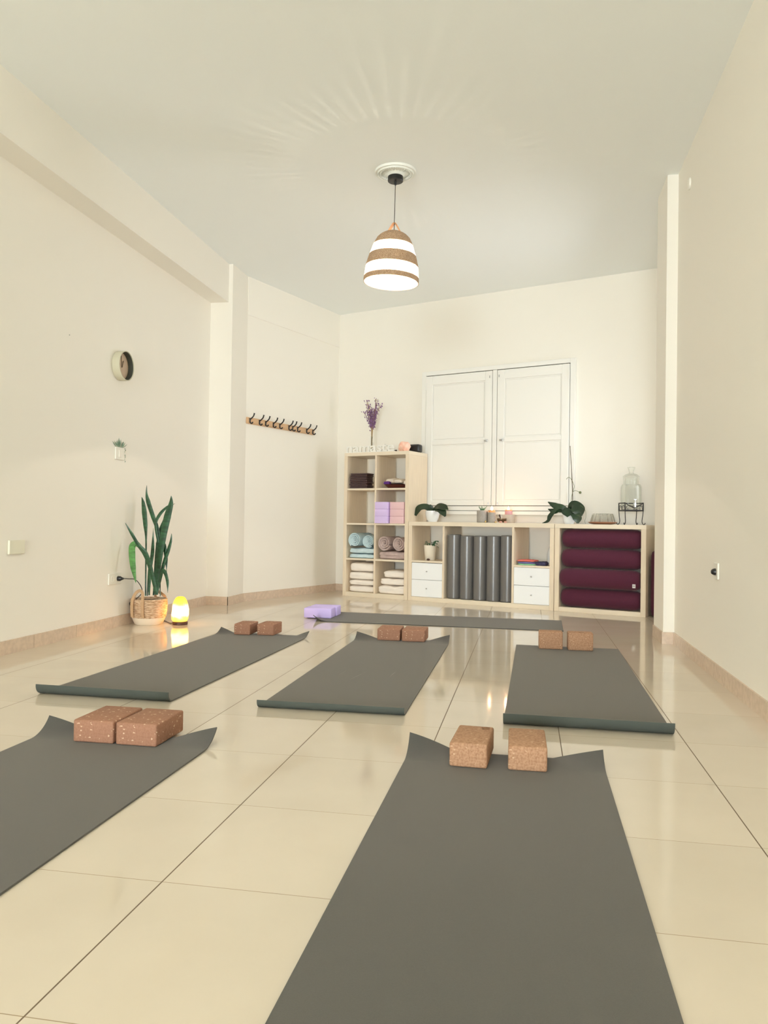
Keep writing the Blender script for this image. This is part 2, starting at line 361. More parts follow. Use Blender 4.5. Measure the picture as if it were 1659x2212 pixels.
for a in ((5.90, 5.94, 1.0, 2.05), (6.90, 6.94, 1.0, 2.05), (5.94, 6.90, 1.0, 1.04), (5.94, 6.90, 2.01, 2.05)): box(bm, 1.24, 1.29, *a)
struct('window_3', bm, 'white_gloss')
bm = B(); box(bm, XL, -2.698, YF, 6.757, 2.752, H); struct('trim_1', bm, 'wall_paint')
# street front behind the camera: wall with a wide glazed opening
bm = B(); box(bm, XL, -2.6, YF - 0.1, YF, 0, H); box(bm, 0.7, XR, YF - 0.1, YF, 0, H); box(bm, -2.6, 0.7, YF - 0.1, YF, 2.55, H); struct('wall_front', bm, 'wall_paint')
bm = B()
for x in (-2.6, -1.52, -0.42, 0.65): box(bm, x, x + 0.05, YF - 0.08, YF - 0.03, 0, 2.55)
for z in (0.0, 2.5): box(bm, -2.55, 0.65, YF - 0.08, YF - 0.03, z, z + 0.05)
struct('window_2', bm, 'white_gloss')

def skirting(name, a, b, n, start=0.0, pitch=0.445):
    """tile skirting from a to b, n = direction into the room"""
    a = Vector((*a, 0)); b = Vector((*b, 0)); n = Vector((*n, 0)); L = (b - a).length; t = (b - a) / L
    bm = B(); s = start; cuts = [0.0]
    while s < L:
        if s > 0.02 and s < L - 0.02: cuts.append(s)
        s += pitch
    cuts.append(L)
    for s0, s1 in zip(cuts[:-1], cuts[1:]):
        e0 = 0.0015 if s0 > 0 else 0; e1 = 0.0015 if s1 < L else 0
        p = [a + t * (s0 + e0), a + t * (s1 - e1), a + t * (s1 - e1) + n * 0.009, a + t * (s0 + e0) + n * 0.009]
        prism(bm, [(v.x, v.y) for v in p], 0.0, 0.078)
    o = struct(name, bm, 'baseboard_tile')
    bm = B(); p = [a, b, b + n * 0.0065, a + n * 0.0065]; prism(bm, [(v.x, v.y) for v in p], 0.0, 0.077); obj('joint', bm, 'baseboard_grout', o)
skirting('baseboard_left', (XL, YF), (XL, 6.755), (1, 0), 0.31)
skirting('baseboard_pillar_left', (XL, 6.755), (-2.66, 6.755), (0, -1), 9)
skirting('baseboard_pillar_side', (-2.66, 6.746), (-2.653, 7.128), (1, 0), 9)
skirting('baseboard_alcove', (CA.x, CA.y), (CB.x, CB.y), (CN.x, CN.y), 0.19)
skirting('baseboard_back', xy(-0.41, WD), xy(3.25, WD), (-DX.x, -DX.y), 0.3)
skirting('baseboard_right', (XR, YF), (XR, 5.43), (-1, 0), 0.121)
skirting('baseboard_pillar_right', (XR, 5.43), (0.876, 5.43), (0, -1), 9)
skirting('baseboard_pillar_inner', (0.885, 5.43), (0.885, 5.82), (-1, 0), 9)

# ------------------------------------------------------------------ shuttered window on the back wall
win = bpy.data.objects.new('window_1', None); COL.objects.link(win); win.location = T(0, 0.43, 0); win.rotation_euler.z = TH; win['kind'] = 'structure'
bm = B()  # frame: two jambs, head, bottom rail, sill, middle post
box(bm, 0.685, 0.735, -0.012, 0.03, 0.857, 2.355); box(bm, 2.275, 2.325, -0.012, 0.03, 0.857, 2.355)
box(bm, 0.735, 2.275, -0.012, 0.03, 2.31, 2.355); box(bm, 0.735, 2.275, -0.008, 0.03, 0.905, 0.95)
box(bm, 0.675, 2.335, -0.02, 0.03, 0.862, 0.9)
bev(bm, 0.003, 1)
obj('frame', bm, 'shutter_paint', win)
bm = BX(1.488, 1.533, -0.018, 0.03, 0.955, 2.306, bevel=0.003, seg=1); obj('post', bm, 'shutter_paint', win)
bm = BX(0.73, 2.28, 0.016, 0.03, 0.90, 2.33); obj('rebate', bm, 'gap_dark', win)
for (a, b, kx, hx) in ((0.739, 1.482, 1.425, 0.739), (1.539, 2.270, 1.588, 2.270)):
    s = obj('shutter', BX(a, b, -0.002, 0.014, 0.955, 2.302), 'shutter_paint', win)
    bm = B()  # stiles and rails proud of the sunk panels
    st = 0.075
    box(bm, a, a + st, -0.018, -0.002, 0.955, 2.302); box(bm, b - st, b, -0.018, -0.002, 0.955, 2.302)
    for z0, z1 in ((0.955, 1.0), (1.582, 1.628), (2.21, 2.302)): box(bm, a + st, b - st, -0.018, -0.002, z0, z1)
    bev(bm, 0.004, 2); obj('moulding', bm, 'shutter_paint', s)
    for z0, z1 in ((1.012, 1.57), (1.64, 2.198)):
        bm = BX(a + st + 0.012, b - st - 0.012, -0.009, -0.001, z0, z1, bevel=0.005, seg=1); obj('panel', bm, 'shutter_paint', s)
    bm = BX(kx - 0.02, kx + 0.02, -0.032, -0.018, 1.594, 1.612, bevel=0.004); tube(bm, [(kx, -0.03, 1.603), (kx, -0.045, 1.603)], 0.008); obj('catch', bm, 'steel', s, True)
    for z in (2.20, 1.03):
        bm = B(); tube(bm, [(hx, -0.026, z - 0.045), (hx, -0.026, z + 0.045)], 0.006); obj('hinge', bm, 'shutter_paint', s, True)
    ex = 1.46 if a < 1 else 1.56
    for z in (2.24, 0.975):
        bm = B(); tube(bm, [(ex, -0.03, z - 0.012), (ex, -0.03, z + 0.012)], 0.004); obj('bolt', bm, 'grey_metal', s, True)

# ------------------------------------------------------------------ yoga mats
def yoga_mat(c0, c1, width, near, farL, farR, label, b=0.13, dead=0.35, bump_seed=0, thick=0.005):
    c0 = Vector((*c0, 0)); c1 = Vector((*c1, 0)); ax = c1 - c0; L = ax.length; ang = math.atan2(ax.y, ax.x) - PI / 2
    rn, an = near; arc = rn * an
    LN = 90; NX = 28
    ss = []
    for i in range(15): ss.append(arc * i / 15)
    Ltot = L + (arc - rn * math.sin(min(an, PI / 2)) if arc else 0)
    for i in range(40): ss.append(arc + (Ltot - b - arc) * i / 40)
    for i in range(17): ss.append(Ltot - b + b * i / 16)
    y_off = rn * math.sin(min(an, PI / 2)) if arc else 0
    def P(s, xn):
        x = xn * width / 2
        if s < arc:
            t = (arc - s) / rn; return Vector((x, y_off - rn * math.sin(t), rn * (1 - math.cos(t)))), Vector((0, -math.sin(t) * -1, math.cos(t)))
        y = y_off + s - arc
        if s <= Ltot - b: return Vector((x, y, 0)), Vector((0, 0, 1))
        t = s - (Ltot - b); k = (farL if xn < 0 else farR) * max(0, (abs(xn) - dead) / (1 - dead)) / b
        if k < 1e-4: return Vector((x, y, 0)), Vector((0, 0, 1))
        a = k * t
        return Vector((x, y_off + Ltot - b - arc + math.sin(a) / k, (1 - math.cos(a)) / k)), Vector((0, -math.sin(a), math.cos(a)))
    bm = B(); top = []; bot = []
    for s in ss:
        tr = []; br = []
        for i in range(NX + 1):
            xn = -1 + 2 * i / NX; p, n = P(s, xn); p.z += 0.0006
            br.append(bm.verts.new(p)); tr.append(bm.verts.new(p + n * thick))
        top.append(tr); bot.append(br)
    ns = len(ss)
    for j in range(ns - 1):
        for i in range(NX):
            bm.faces.new((top[j][i], top[j][i + 1], top[j + 1][i + 1], top[j + 1][i])); bm.faces.new((bot[j][i], bot[j + 1][i], bot[j + 1][i + 1], bot[j][i + 1]))
        bm.faces.new((top[j][0], top[j + 1][0], bot[j + 1][0], bot[j][0])); bm.faces.new((top[j][NX], bot[j][NX], bot[j + 1][NX], top[j + 1][NX]))
    for i in range(NX):
        bm.faces.new((top[0][i], bot[0][i], bot[0][i + 1], top[0][i + 1])); bm.faces.new((top[-1][i], top[-1][i + 1], bot[-1][i + 1], bot[-1][i]))
    bset = set(v for r_ in bot for v in r_)
    for f in bm.faces:
        if all(v in bset for v in f.verts): f.material_index = 1
    o = obj('yoga_mat', bm, 'mat_rubber', None, True, c0, ang, 50)
    o.data.materials.append(MATS['mat_under'])
    return tag(o, label, 'yoga mat', 'grey yoga mats on the floor')
yoga_mat((-0.070, 0.68), (-0.066, 2.655), 0.63, (0.03, 1.2), 1.0, 0.62, 'charcoal yoga mat in the foreground under two upright tan cork blocks set apart', b=0.14, dead=0.5)
yoga_mat((-1.362, 0.60), (-1.365, 2.60), 0.635, (0.03, 1.2), 0.95, 0.85, 'charcoal yoga mat cut off by the left picture edge, under two touching speckled cork blocks', dead=0.5)
yoga_mat((-1.785, 3.10), (-1.737, 5.10), 0.625, (0.038, 1.75), 0.6, 0.55, 'charcoal yoga mat lying nearest the snake plant and salt lamp', dead=0.72)
yoga_mat((-0.780, 3.10), (-0.792, 5.10), 0.612, (0.029, 1.75), 0.75, 0.75, 'charcoal yoga mat with pale scratches in the middle of the room', dead=0.54)
yoga_mat((0.229, 3.045), (0.251, 5.09), 0.625, (0.047, 1.6), 0.0, 0.0, 'charcoal yoga mat with the tallest curled lip, beside the right wall', dead=0.3)
yoga_mat((0.272, 6.163), (-1.625, 6.20), 0.635, (0.01, 0.4), 0.75, 0.1, 'charcoal yoga mat lying crosswise in front of the shelves under lilac blocks', dead=0.5)
# pale scratches on the middle mat
def scratches():
    mt = [o for o in COL.objects if o.name.startswith('yoga_mat') and 'scratches' in o['label']][0]
    mat('scuff', (0.23, 0.22, 0.20), 0.8)
    for (x0, y0, x1, y1, wd) in ((-0.14, 0.70, -0.12, 0.90, 0.003), (-0.06, 0.62, -0.02, 0.85, 0.004), (0.12, 0.74, 0.13, 0.92, 0.006)):
        bm = B(); a = Vector((x0, y0, 0)); b = Vector((x1, y1, 0)); n = Vector((wd / 2, 0, 0)); m_ = (a + b) / 2
        prism(bm, [(v.x, v.y) for v in (a, m_ + n, b, m_ - n)], 0.0056, 0.0060); obj('scratch', bm, 'scuff', mt)
scratches()

# ------------------------------------------------------------------ yoga blocks
def block_mesh(wd, dp, h, bv=0.007):
    bm = BX(-wd / 2, wd / 2, 0, dp, 0, h, bevel=bv, seg=3); return bm
def block(m, wd, dp, h, x, y, z, rot, label, cat='yoga block', group='cork yoga blocks on the mats'):
    o = obj('yoga_block', block_mesh(wd, dp, h), m, None, True, (x, y, z), rot); return tag(o, label, cat, group)
zt = 0.0062
b1 = block('cork_tan', 0.119, 0.226, 0.076, -0.175, 2.484, zt, math.radians(-3), 'tan cork block with a stamped swirl, on the foreground mat')
block('cork_tan', 0.120, 0.226, 0.076, 0.009, 2.489, zt, math.radians(1), 'plain tan cork block without a stamp, on the foreground mat')
block('cork_red', 0.148, 0.215, 0.076, -1.447, 2.468, zt, math.radians(0.5), 'speckled brown cork block farther from the room centre, on the cut-off mat')
block('cork_red', 0.148, 0.215, 0.076, -1.289, 2.467, zt, math.radians(0), 'speckled brown cork block at the inner side of its touching pair, on the cut-off mat')
block('cork_red', 0.112, 0.185, 0.072, -1.868, 5.010, zt, math.radians(2), 'small brown cork block on the mat by the salt lamp, side nearer the lamp')
block('cork_red', 0.116, 0.185, 0.074, -1.712, 5.030, zt, math.radians(0), 'small brown cork block on the salt lamp mat, side away from the lamp')
block('cork_red', 0.150, 0.190, 0.076, -0.877, 5.030, zt, math.radians(1), 'reddish cork block on the scratched mat, the darker of its pair')
block('cork_red', 0.150, 0.190, 0.076, -0.715, 5.022, zt, math.radians(0), 'reddish cork block on the scratched mat, side nearer the right wall')
block('cork_tan', 0.144, 0.090, 0.108, 0.149, 4.955, zt, math.radians(1), 'pale cork block standing on edge without a slot, on the right wall mat')
b2 = block('cork_tan', 0.150, 0.090, 0.108, 0.327, 4.945, zt, math.radians(2), 'pale cork block standing on edge with a dark slot in its top')
bm = B(); tube(bm, smooth_path([(0.020, 0.205, 0.0763), (0.036, 0.212, 0.0763), (0.046, 0.203, 0.0763), (0.034, 0.196, 0.0763), (0.024, 0.188, 0.0763), (0.036, 0.180, 0.0763), (0.048, 0.186, 0.0763)], 5), 0.0016, 6)
mat('stamp_brown', (0.20, 0.10, 0.05), 0.8); obj('stamp', bm, 'stamp_brown', b1, True)
bm = BX(-0.012, 0.022, 0.012, 0.018, 0.1075, 0.1085); obj('slot', bm, 'gap_dark', b2)
block('lilac_foam', 0.222, 0.150, 0.077, -1.628, 6.042, zt, math.radians(0.5), 'lilac foam block at the front of the pair on the crosswise mat', group='lilac blocks on the crosswise mat')
block('lilac_foam', 0.222, 0.150, 0.077, -1.622, 6.205, zt, math.radians(0), 'lilac foam block tucked behind another on the crosswise mat', group='lilac blocks on the crosswise mat')

# ------------------------------------------------------------------ cube shelves
def shelf_root(label, u): return thing('cube_shelf', label, 'shelf', T(u, 0, 0), TH, 'pale birch cube shelves along the back wall')
DP = 0.39
def part(root, name, x0, x1, z0, z1, m='birch', y0=0.0, y1=DP): return obj(name, BX(x0, x1, y0, y1, z0, z1, bevel=0.001, seg=1), m, root)
tall = shelf_root('tall pale birch shelf of eight open cubes holding blankets', 0.0)
part(tall, 'side_panel', 0, 0.039, 0.0, 1.455); part(tall, 'side_panel', 0.735, 0.777, 0.0, 1.455)
part(tall, 'top_panel', 0, 0.777, 1.4555, 1.491, 'birch_flat'); part(tall, 'bottom_panel', 0.0395, 0.7345, 0.0, 0.044, 'birch_flat')
part(tall, 'divider', 0.375, 0.395, 0.0445, 1.455, y0=0.003)
for z0, z1 in ((0.377, 0.396), (0.742, 0.761), (1.101, 1.120)):
    part(tall, 'shelf_board', 0.0395, 0.3745, z0, z1, 'birch_flat', 0.002); part(tall, 'shelf_board', 0.3955, 0.7345, z0, z1, 'birch_flat', 0.002)
U1 = 0.781
low = shelf_root('long low birch shelf with white drawers at both ends', U1)
W1 = 1.498
part(low, 'side_panel', 0, 0.039, 0.0, 0.743); part(low, 'side_panel', W1 - 0.040, W1, 0.0, 0.743)
part(low, 'top_panel', 0, W1, 0.7435, 0.783, 'birch_flat'); part(low, 'bottom_panel', 0.0395, W1 - 0.0405, 0, 0.042, 'birch_flat')
part(low, 'divider', 0.379, 0.398, 0.0425, 0.743); part(low, 'divider', 1.095, 1.115, 0.0425, 0.743)
part(low, 'shelf_board', 0.0395, 0.3785, 0.382, 0.400, 'birch_flat'); part(low, 'shelf_board', 1.1155, W1 - 0.0405, 0.379, 0.396, 'birch_flat')
for x0, x1 in ((0.0405, 0.3775), (1.1165, W1 - 0.0415)):
    for z0, z1 in ((0.044, 0.210), (0.213, 0.377)):
        d = obj('drawer', BX(x0, x1, 0.004, 0.022, z0, z1, bevel=0.0015, seg=1), 'drawer_white', low)
        bm = B(); box(bm, x0 + 0.01, x1 - 0.01, 0.022, 0.36, z0 + 0.006, z1 - 0.012); obj('drawer_box', bm, 'drawer_white', d)
        bm = B(); cx = (x0 + x1) / 2; tube(bm, [(cx, 0.006, (z0 + z1) / 2), (cx, -0.008, (z0 + z1) / 2)], 0.006, 12); obj('knob', bm, 'steel', d, True)
U2 = 2.284; W2 = 0.798
sq = shelf_root('square birch shelf packed with maroon bolsters', U2)
part(sq, 'side_panel', 0, 0.043, 0.0, 0.743); part(sq, 'side_panel', W2 - 0.042, W2, 0.0, 0.743)
part(sq, 'top_panel', 0, W2, 0.7435, 0.781, 'birch_flat'); part(sq, 'bottom_panel', 0.0435, W2 - 0.0425, 0, 0.040, 'birch_flat')

# ------------------------------------------------------------------ soft things
def soft_slab(wd, dp, h, seed, bulge=0.012, amp=0.006, seg=(18, 14, 7), folds=1):
    """cushiony folded textile: rounded slab with fold grooves along its front edge"""
    bm = B(); nx, ny, nz = seg
    bmesh.ops.create_cube(bm, size=1.0)
    bmesh.ops.subdivide_edges(bm, edges=bm.edges[:], cuts=11, use_grid_fill=True)
    for v in bm.verts:
        p = v.co * 2  # -1..1
        m_ = max(abs(p.x), abs(p.y), abs(p.z)); l = (abs(p.x / m_) ** 7 + abs(p.y / m_) ** 7 + abs(p.z / m_) ** 4.6) ** (1 / 6.2)
        q = p / max(l, 1.0)
        n = noise.noise(Vector((q.x * 1.7 + seed * 3.1, q.y * 1.3, q.z * 1.2 + seed))) + 0.5 * noise.noise(Vector((q.x * 4 + seed, q.y * 3, q.z * 3)))
        g = 0.0
        if folds > 1: g = -0.5 * max(0, math.cos(q.z * PI * folds / 2 + 0.5 + 0.5 * n)) ** 6
        x = q.x * (wd / 2) * (1 + 0.10 * g) + n * amp; y = q.y * (dp / 2) * (1 + 0.12 * g) + n * amp
        z = (q.z + 1) / 2 * h
        if q.z > -0.9: z += n * amp * 1.2 * (q.z + 1) / 2 + bulge * (1 - q.x * q.x) * (1 - q.y * q.y) * (q.z + 1) / 2
        v.co = Vector((x, y, max(0, z)))
    k = h * 0.99 / max(v.co.z for v in bm.verts); kx = wd / 2 / max(abs(v.co.x) for v in bm.verts)
    for v in bm.verts: v.co.z *= k; v.co.x *= min(1, kx)
    return bm
def roll_mesh(rx, rz, dp, turns, seed, thick=0.8):
    """rolled blanket: spiral ribbon seen end-on, axis along depth (local y), resting on z=0"""
    bm = B(); n = int(turns * 26); rows = []
    NY = 5
    for i in range(n + 1):
        a = 2 * PI * turns * i / n; k = 0.10 + 0.90 * i / n
        wv = 1 + 0.09 * k * (1 - k) * 4 * noise.noise(Vector((math.cos(a) * 1.6 + seed, math.sin(a) * 1.6, k * 3)))
        pitch = 0.9 / turns * thick
        ko, ki = k * wv, max(0.02, (k - pitch) * wv)
        row = []
        for j in range(NY + 1):
            y = dp * j / NY; e = 1 + 0.03 * noise.noise(Vector((a, j * 0.7, seed)))
            edge = 0.006 * noise.noise(Vector((a * 1.3, seed, 2))) if j == 0 else 0
            o = bm.verts.new((rx * ko * e * math.sin(a), y + edge, rz + rz * ko * e * -math.cos(a))); q = bm.verts.new((rx * ki * e * math.sin(a), y + edge + (0.006 if j == 0 else 0), rz + rz * ki * e * -math.cos(a)))
            row.append((o, q))
        rows.append(row)
    for a, b in zip(rows[:-1], rows[1:]):
        for j in range(NY):
            bm.faces.new((a[j][0], b[j][0], b[j + 1][0], a[j + 1][0])); bm.faces.new((a[j][1], a[j + 1][1], b[j + 1][1], b[j][1]))
        bm.faces.new((a[0][0], a[0][1], b[0][1], b[0][0])); bm.faces.new((a[NY][0], b[NY][0], b[NY][1], a[NY][1]))
    return bm
def soft(name, bm, m, u, d, z, label, cat, group=None): return tag(obj(name, bm, m, None, True, T(u, d, z), TH, 80), label, cat, group)
GB = 'folded and rolled blankets in the tall shelf'
z0 = 0.3965
soft('folded_blanket', soft_slab(0.318, 0.30, 0.050, 1, 0.0, 0.006, folds=1), 'blue_fleece', 0.206, 0.17, z0, 'flat light blue folded blanket at the bottom of the blue stack', 'blanket', GB)
soft('folded_blanket', soft_slab(0.318, 0.30, 0.060, 2, 0.0, 0.008, folds=1), 'blue_fleece', 0.206, 0.17, z0 + 0.050, 'puffy light blue folded blanket beneath two blue rolls', 'blanket', GB)
soft('rolled_blanket', roll_mesh(0.077, 0.080, 0.28, 3.9, 3), 'blue_fleece', 0.130, 0.015, z0 + 0.109, 'light blue rolled blanket beside the shelf side panel', 'blanket', GB)
soft('rolled_blanket', roll_mesh(0.074, 0.069, 0.28, 4.1, 4), 'blue_fleece', 0.290, 0.03, z0 + 0.109, 'light blue rolled blanket beside the shelf divider', 'blanket', GB)
soft('folded_blanket', soft_slab(0.318, 0.30, 0.085, 5, 0.0, 0.010, folds=3), 'mauve_fleece', 0.566, 0.17, z0, 'mauve brown folded blanket beneath two mauve rolls', 'blanket', GB)
soft('rolled_blanket', roll_mesh(0.079, 0.083, 0.28, 3.2, 6), 'mauve_fleece', 0.490, 0.015, z0 + 0.083, 'mauve brown rolled blanket beside the shelf divider', 'blanket', GB)
soft('rolled_blanket', roll_mesh(0.077, 0.079, 0.28, 3.3, 7), 'mauve_fleece', 0.650, 0.03, z0 + 0.083, 'mauve brown rolled blanket beside the right side panel', 'blanket', GB)
z0 = 0.0445
for (u, wd, z, h, s, lb) in ((0.206, 0.325, 0.0, 0.072, 11, 'cream folded blanket at the bottom of the stack of four'), (0.206, 0.325, 0.0715, 0.060, 12, 'cream folded blanket second from the bottom of the stack of four'),
                          (0.205, 0.328, 0.131, 0.083, 13, 'cream folded blanket second from the top of the stack of four'), (0.212, 0.312, 0.2135, 0.098, 14, 'cream folded blanket on top of the stack of four')):
    soft('folded_blanket', soft_slab(wd, 0.30, h, s, 0.006, 0.006), 'cream_fleece', u, 0.175, z0 + z, lb, 'blanket', GB)
for (u, wd, z, h, s, lb) in ((0.565, 0.330, 0.0, 0.092, 21, 'cream folded blanket at the bottom of the stack of three'), (0.573, 0.312, 0.0915, 0.075, 22, 'cream folded blanket in the middle of the stack of three'),
                          (0.597, 0.262, 0.166, 0.080, 23, 'cream folded blanket on top of the stack of three')):
    soft('folded_blanket', soft_slab(wd, 0.30, h, s, 0.006, 0.009), 'cream_fleece', u, 0.175, z0 + z, lb, 'blanket', GB)
# stack of dark boards, upper cube
ords = ['lowest', 'second from the bottom', 'third from the bottom', 'fourth from the bottom', 'middle', 'fourth from the top', 'third from the top', 'second from the top', 'topmost']
rnd = random.Random(5); proto = None
for k in range(9):
    if proto is None:
        bm = BX(-0.105, 0.105, 0.0, 0.135, 0.0, 0.0172, bevel=0.0075, seg=3)
        proto = obj('meditation_board', bm, 'brown_leather', None, True); o = proto
    else:
        o = proto.copy(); COL.objects.link(o)
    o.location = T(0.163 + rnd.uniform(-0.006, 0.006) + (0.006 if k > 6 else 0), 0.012 + rnd.uniform(0, 0.008), 1.1205 + 0.0176 * k); o.rotation_euler.z = TH + rnd.uniform(-0.03, 0.03)
    tag(o, 'dark brown rounded board, %s in its stack on the top shelf' % ords[k], 'board', 'dark boards stacked on the top shelf')
bm = B(); lathe(bm, [(0, 0), (0.022, 0), (0.034, 0.02), (0.034, 0.055), (0.024, 0.075), (0.020, 0.075), (0.020, 0.06), (0, 0.05)], 20)
tag(obj('small_jar', bm, 'blue_glaze', None, True, T(0.335, 0.19, 1.1205), TH), 'small dark blue jar behind the dark boards', 'jar')
# dish with eye pillows
bm = B(); lathe(bm, [(0, 0), (0.095, 0), (0.132, 0.036), (0.138, 0.039), (0.130, 0.035), (0.092, 0.006), (0, 0.006)], 36)
tag(obj('round_dish', bm, 'brown_dish', None, True, T(0.560, 0.155, 1.1205), TH), 'red brown round dish of eye pillows on the top shelf', 'dish')
def pillow(u, d, z, rx, m, wd, dp, h, label, s, tilt=0.0):
    o = soft('eye_pillow', soft_slab(wd, dp, h, s, 0.006, 0.003), m, u, d, z, label, 'eye pillow', 'eye pillows heaped in the dish'); o.rotation_euler.x = tilt; return o
pillow(0.565, 0.155, 1.130, 0, 'black_cloth', 0.16, 0.14, 0.046, 'black eye pillow filling the bottom of the dish', 31)
pillow(0.495, 0.055, 1.160, 0, 'purple_cloth', 0.070, 0.05, 0.034, 'purple eye pillow at the rim of the dish', 32)
pillow(0.497, 0.17, 1.181, 0, 'cream_cloth', 0.092, 0.16, 0.052, 'cream eye pillow at the end of the dish nearest the divider', 33, 0.12)
pillow(0.596, 0.165, 1.179, 0, 'cream_cloth', 0.098, 0.16, 0.042, 'cream eye pillow across the middle of the dish', 34, 0.08)
pillow(0.686, 0.17, 1.165, 0, 'cream_cloth', 0.07, 0.14, 0.044, 'cream eye pillow mostly hidden by the shelf side panel', 35, 0.1)
# foam blocks in the shelf
for k, od in enumerate(('bottom', 'middle', 'top')):
    o = obj('yoga_block', block_mesh(0.148, 0.22, 0.072, 0.004), 'lilac_pale', None, True, T(0.4765 - 0.001 * (2 - k), -0.034, 0.7615 + 0.0725 * k), TH)
    tag(o, 'lilac foam block at the %s of the lilac stack in the shelf' % od, 'yoga block', 'foam blocks in the tall shelf')
    o = obj('yoga_block', block_mesh(0.160, 0.22, 0.072, 0.004), 'pink_foam', None, True, T(0.643, -0.004, 0.7615 + 0.0725 * k), TH)
    tag(o, 'pink foam block at the %s of the pink stack in the shelf' % od, 'yoga block', 'foam blocks in the tall shelf')

# ------------------------------------------------------------------ on top of the tall shelf
ZT = 1.4915
cu = bpy.data.curves.new('sign_text', 'FONT'); cu.body = 'namaste'; cu.size = 0.142; cu.extrude = 0.008; cu.offset = 0.0016; cu.space_character = 0.98; cu.resolution_u = 5
to = bpy.data.objects.new('sign_text', cu); COL.objects.link(to)
bpy.context.view_layer.update()
me = bpy.data.meshes.new_from_object(to.evaluated_get(bpy.context.evaluated_depsgraph_get()))
bpy.data.objects.remove(to)
xs = [v.co.x for v in me.vertices]; ys = [v.co.y for v in me.vertices]
sx = 0.575 / (max(xs) - min(xs)); sy = 0.078 / (max(ys) - min(ys)); x0 = min(xs); y0 = min(ys)
for v in me.vertices: v.co = Vector(((v.co.x - x0) * sx, -v.co.z, (v.co.y - y0) * sy + 0.004))
sign = thing('word_sign', 'white cut-out word sign reading namaste on the tall shelf', 'sign', T(0.012, 0.022, ZT), TH)
me.materials.clear(); me.materials.append(MATS['sign_white']); so = bpy.data.objects.new('lettering', me); COL.objects.link(so); so.parent = sign
obj('sign_base', BX(-0.004, 0.585, -0.010, 0.012, 0.0, 0.007, bevel=0.002), 'sign_white', sign)

fl = thing('dried_flower', 'purple dried flower bunch in a slim glass vase behind the white word sign', 'flower', T(0.185, 0.24, ZT), TH)
bm = B(); lathe(bm, [(0, 0.0), (0.02, 0.0), (0.022, 0.01), (0.014, 0.05), (0.011, 0.19), (0.0095, 0.19), (0.012, 0.05), (0.018, 0.012), (0, 0.006)], 16); obj('bud_vase', bm, 'glass_clear', fl, True)
bm = B(); rnd = random.Random(3); tips = []
for k in range(15):
    a = rnd.uniform(-1, 1); hgt = rnd.uniform(0.44, 0.60)
    p = smooth_path([(0.004 * a, 0, 0.02), (0.006 * a, 0, 0.2), (0.014 * a, rnd.uniform(-0.01, 0.01), 0.32), (0.05 * a, rnd.uniform(-0.03, 0.03), 0.32 + (hgt - 0.32) * 0.5), (0.10 * a, rnd.uniform(-0.05, 0.05), hgt)], 5)
    tube(bm, p, 0.0022, 5); tips += p[9:] + p[9:16]
obj('stalk', bm, 'dry_stem', fl, True)
bm = B()
for k in range(620):
    p = rnd.choice(tips); q = p + Vector((rnd.gauss(0, 0.013), rnd.gauss(0, 0.012), rnd.gauss(0, 0.014)))
    r = rnd.uniform(0.003, 0.0085)
    s = bmesh.ops.create_icosphere(bm, subdivisions=1, radius=r, matrix=Matrix.Translation(q) @ Matrix.Rotation(rnd.uniform(0, 3), 4, 'X') @ Matrix.Diagonal((1, 0.5, 1.5, 1)))
obj('blossom', bm, 'blossom', fl)['kind'] = 'stuff'

def rock(bm, rx, ry, rz, seed, amp=0.15, sub=3, cz=None):
    bmesh.ops.create_icosphere(bm, subdivisions=sub, radius=1)
    for v in bm.verts:
        n = noise.noise(v.co * 1.6 + Vector((seed, seed * 2, 0))) + 0.4 * noise.noise(v.co * 4 + Vector((seed, 0, 0)))
        c = v.co * (1 + amp * n); v.co = Vector((c.x * rx, c.y * ry, max(-0.86 * rz, c.z * rz)))
    zmin = min(v.co.z for v in bm.verts)
    for v in bm.verts: v.co.z -= zmin
bm = B(); rock(bm, 0.062, 0.052, 0.060, 4, 0.30, 3); tag(obj('salt_candle_holder', bm, 'salt_rose', None, True, T(0.655, 0.115, ZT), TH, 25), 'rosy pink salt crystal candle holder on the tall shelf', 'candle holder')
bm = BX(-0.066, 0.066, -0.035, 0.05, 0, 0.085, bevel=0.018, seg=3)
for v in bm.verts: v.co.x *= 1 - 0.8 * max(0, v.co.z - 0.03); 
tag(obj('pouch', bm, 'black_plastic', None, True, T(0.712, 0.235, ZT), TH), 'black zip pouch on the tall shelf beside the pink crystal', 'pouch')
bm = B(); tube(bm, smooth_path([(0, 0, 0.004), (0.06, 0, 0.006), (0.11, 0.01, 0.012), (0.145, 0.012, 0.016)], 4), [0.003] * 5 + [0.005] * 4 + [0.008] * 4, 8)
tag(obj('incense_holder', bm, 'black_plastic', None, True, T(0.435, 0.075, ZT), TH), 'thin black incense holder lying beside the pink crystal', 'incense holder')

